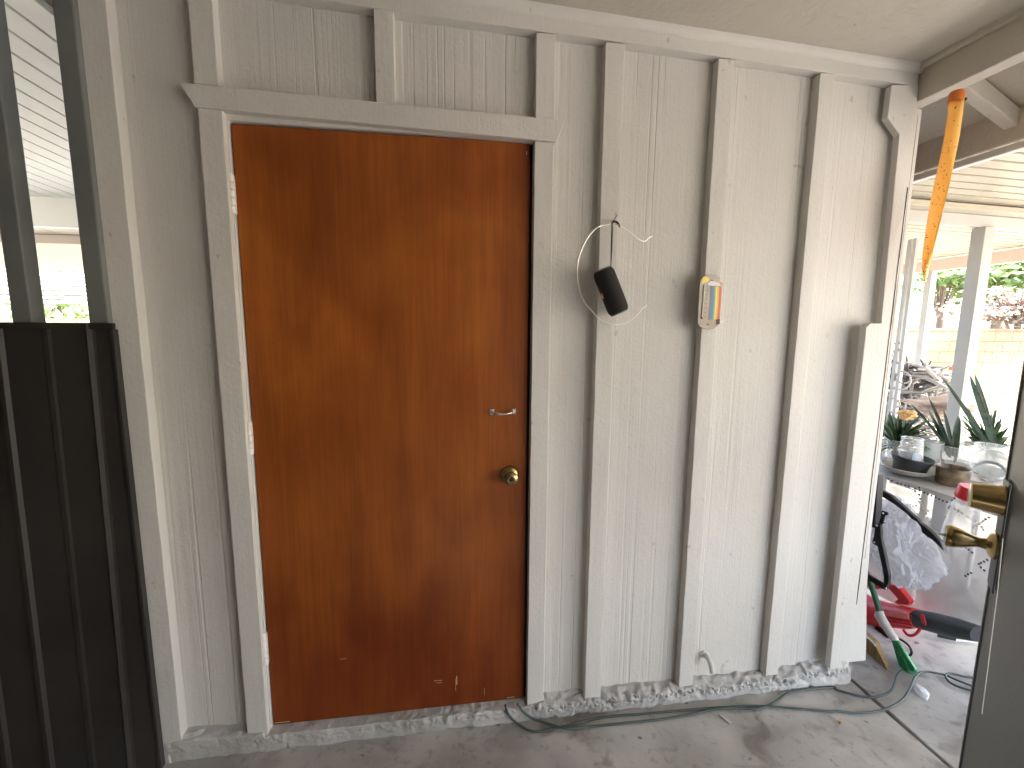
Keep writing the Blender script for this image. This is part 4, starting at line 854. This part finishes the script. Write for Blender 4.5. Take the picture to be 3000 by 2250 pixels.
loft([(c5(355, 715), c5(438, 705), XB, .014), (c5(345, 760), c5(462, 770), XB, .017), (c5(400, 850), c5(505, 850), XB, .018), (c5(470, 950), c5(560, 945), XB, .016), (c5(540, 1045), c5(620, 1035), XB, .015), (c5(555, 1065), c5(628, 1062), XB, .015)], 'collar', M_white, GB, .02)
M_br = mat('green_bristle', (.02, .22, .09), (.05, .36, .16), rough=.45, scale=(160, 160, 6))
bs = loft([(c5(562, 1066), c5(622, 1064), XB, .014), (c5(600, 1180), c5(690, 1175), XB, .020), (c5(640, 1300), c5(765, 1300), XB, .026), (c5(668, 1400), c5(825, 1400), XB, .030), (c5(700, 1470), c5(845, 1462), XB, .030), (c5(760, 1498), c5(835, 1496), XB, .026)], 'bristles', M_br, GB, .02)
st = MB()
for i in range(90):
    f = i/89; a = aX(*c5(568+50*f, 1068), XB-.016); b = aX(*c5(672+165*f+random.uniform(-6, 6), 1400+random.uniform(20, 95)*(1-abs(f-.45))), XB-.030+random.uniform(-.004, .004)); st.tube([a, a.lerp(b, .5)+Vector((-.004, 0, 0)), b], .0012, n=4)
st.build('bristle_strands', M_br, GB)
XT = 2.56
TBm = mat('corn_bristle', (.30, .19, .09), (.46, .31, .14), rough=.7, scale=(120, 120, 8))
TBr = thing('straw_broom', 'tan straw broom head lying at the foot of the wall corner', 'broom', aX(*c5(300, 1300), XT))
MB().prism([aX(*c5(*p), XT) for p in ((60, 860), (160, 940), (330, 1095), (345, 1160), (420, 1330), (500, 1425), (380, 1385), (110, 1245), (60, 1200))], (.035, 0, 0)).build('bristles', TBm, TBr, bevel=.006)
MB().tube([aX(*c5(*p), XT-.004) for p in ((60, 850), (160, 932), (255, 1030), (350, 1120))], .0035, n=6).build('rim_wire', M_hinge, TBr)
st = MB()
for i in range(40):
    f = i/39; a = aX(*c5(300+60*f, 1120+20*f), XT-.003); b = aX(*c5(330+170*f, 1340+85*f), XT-.006); st.tube([a, b], .0013, n=4)
st.build('loose_straw', TBm, TBr)

XL = 2.80
BL = thing('leaf_blower', 'red leaf blower with black nozzle lying on the slab behind brooms', 'leaf blower', aX(*c5(500, 950), XL))
M_red = mat('red_abs', (.78, .045, .05), (.7, .04, .045), rough=.38, scale=(10, 10, 10))
loft([(c5(60, 560), c5(60, 880), XL, .05), (c5(190, 490), c5(180, 850), XL, .062), (c5(330, 560), c5(320, 890), XL, .065), (c5(480, 600), c5(470, 900), XL, .066), (c5(700, 640), c5(640, 920), XL, .064), (c5(835, 675), c5(800, 930), XL, .058), (c5(870, 780), c5(885, 900), XL, .045)], 'housing', M_red, BL, .06, n_=20)
def lpoly(pts, th, nm, mt, X, bv=.004): return MB().prism([aX(*c5(*p), X) for p in pts], (th, 0, 0)).build(nm, mt, BL, bevel=bv)
lpoly([(130, 330), (225, 335), (330, 375), (430, 360), (500, 372), (600, 395), (640, 430), (765, 590), (735, 635), (620, 625), (575, 600), (620, 560), (510, 435), (330, 440), (220, 405), (130, 400)], .03, 'grip', M_red, XL-.02)
lpoly([(450, 715), (700, 725), (745, 745), (752, 800), (700, 800), (480, 760)], .006, 'side_badge', mat('pale_red_print', (.8, .22, .2), rough=.4), XL-.070, .001)
rb = MB()
for k_ in range(5): rb.tube([aX(*c5(470+k_*8, 700+k_*42), XL-.064), aX(*c5(790, 765+k_*36), XL-.06)], .003, n=6)
rb.build('ribs', mat('dark_red', (.35, .02, .025), rough=.5), BL)
MB().tube(spline([aX(*c5(*p), XL-.03) for p in ((690, 925), (720, 975), (770, 1005), (840, 985), (900, 915))], 5), .0065, n=8).build('foot_loop', M_red, BL, smooth=True)
loft([(c5(825, 690), c5(845, 870), XL, .05), (c5(880, 690), c5(900, 920), XL+.01, .052), (c5(1050, 720), c5(1060, 965), XL+.02, .05), (c5(1330, 790), c5(1320, 1040), XL+.03, .045), (c5(1600, 880), c5(1590, 1080), XL+.03, .04)], 'nozzle', mat('blue_black_plastic', (.045, .05, .06), (.07, .075, .085), rough=.5), BL, .05)
lpoly([(885, 755), (925, 740), (965, 850), (960, 885), (905, 830)], .004, 'button', M_red, XL-.052, .001)
loft([(c5(80, 800), c5(60, 1000), XL-.02, .04), (c5(230, 860), c5(200, 1010), XL-.02, .045), (c5(400, 900), c5(380, 1150), XL-.02, .05), (c5(560, 1000), c5(560, 1180), XL-.02, .04)], 'motor_base', M_black, BL, .05)
MB().tube(spline([aX(*c5(*p), 2.74) for p in ((620, 1035), (690, 1070), (760, 1130), (790, 1200), (770, 1245), (700, 1262), (560, 1265))], 5), .005, n=8).build('power_lead', M_black, BL, smooth=True)
pw = aZ(2840, 1872, FZ+.01)
TR = thing('trim_strip', 'dark strip with white and red label lying under the blower nozzle', 'strip', pw)
MB().prism([aZ(2745, 1866, FZ+.012), aZ(2800, 1878, FZ+.012), aZ(2802, 1870, FZ+.012), aZ(2748, 1856, FZ+.012)], (0, 0, .018)).build('strip', M_black, TR)
MB().prism([aZ(2801, 1878, FZ+.012), aZ(2870, 1884, FZ+.012), aZ(2870, 1875, FZ+.012), aZ(2804, 1868, FZ+.012)], (0, 0, .018)).build('label', M_white, TR)
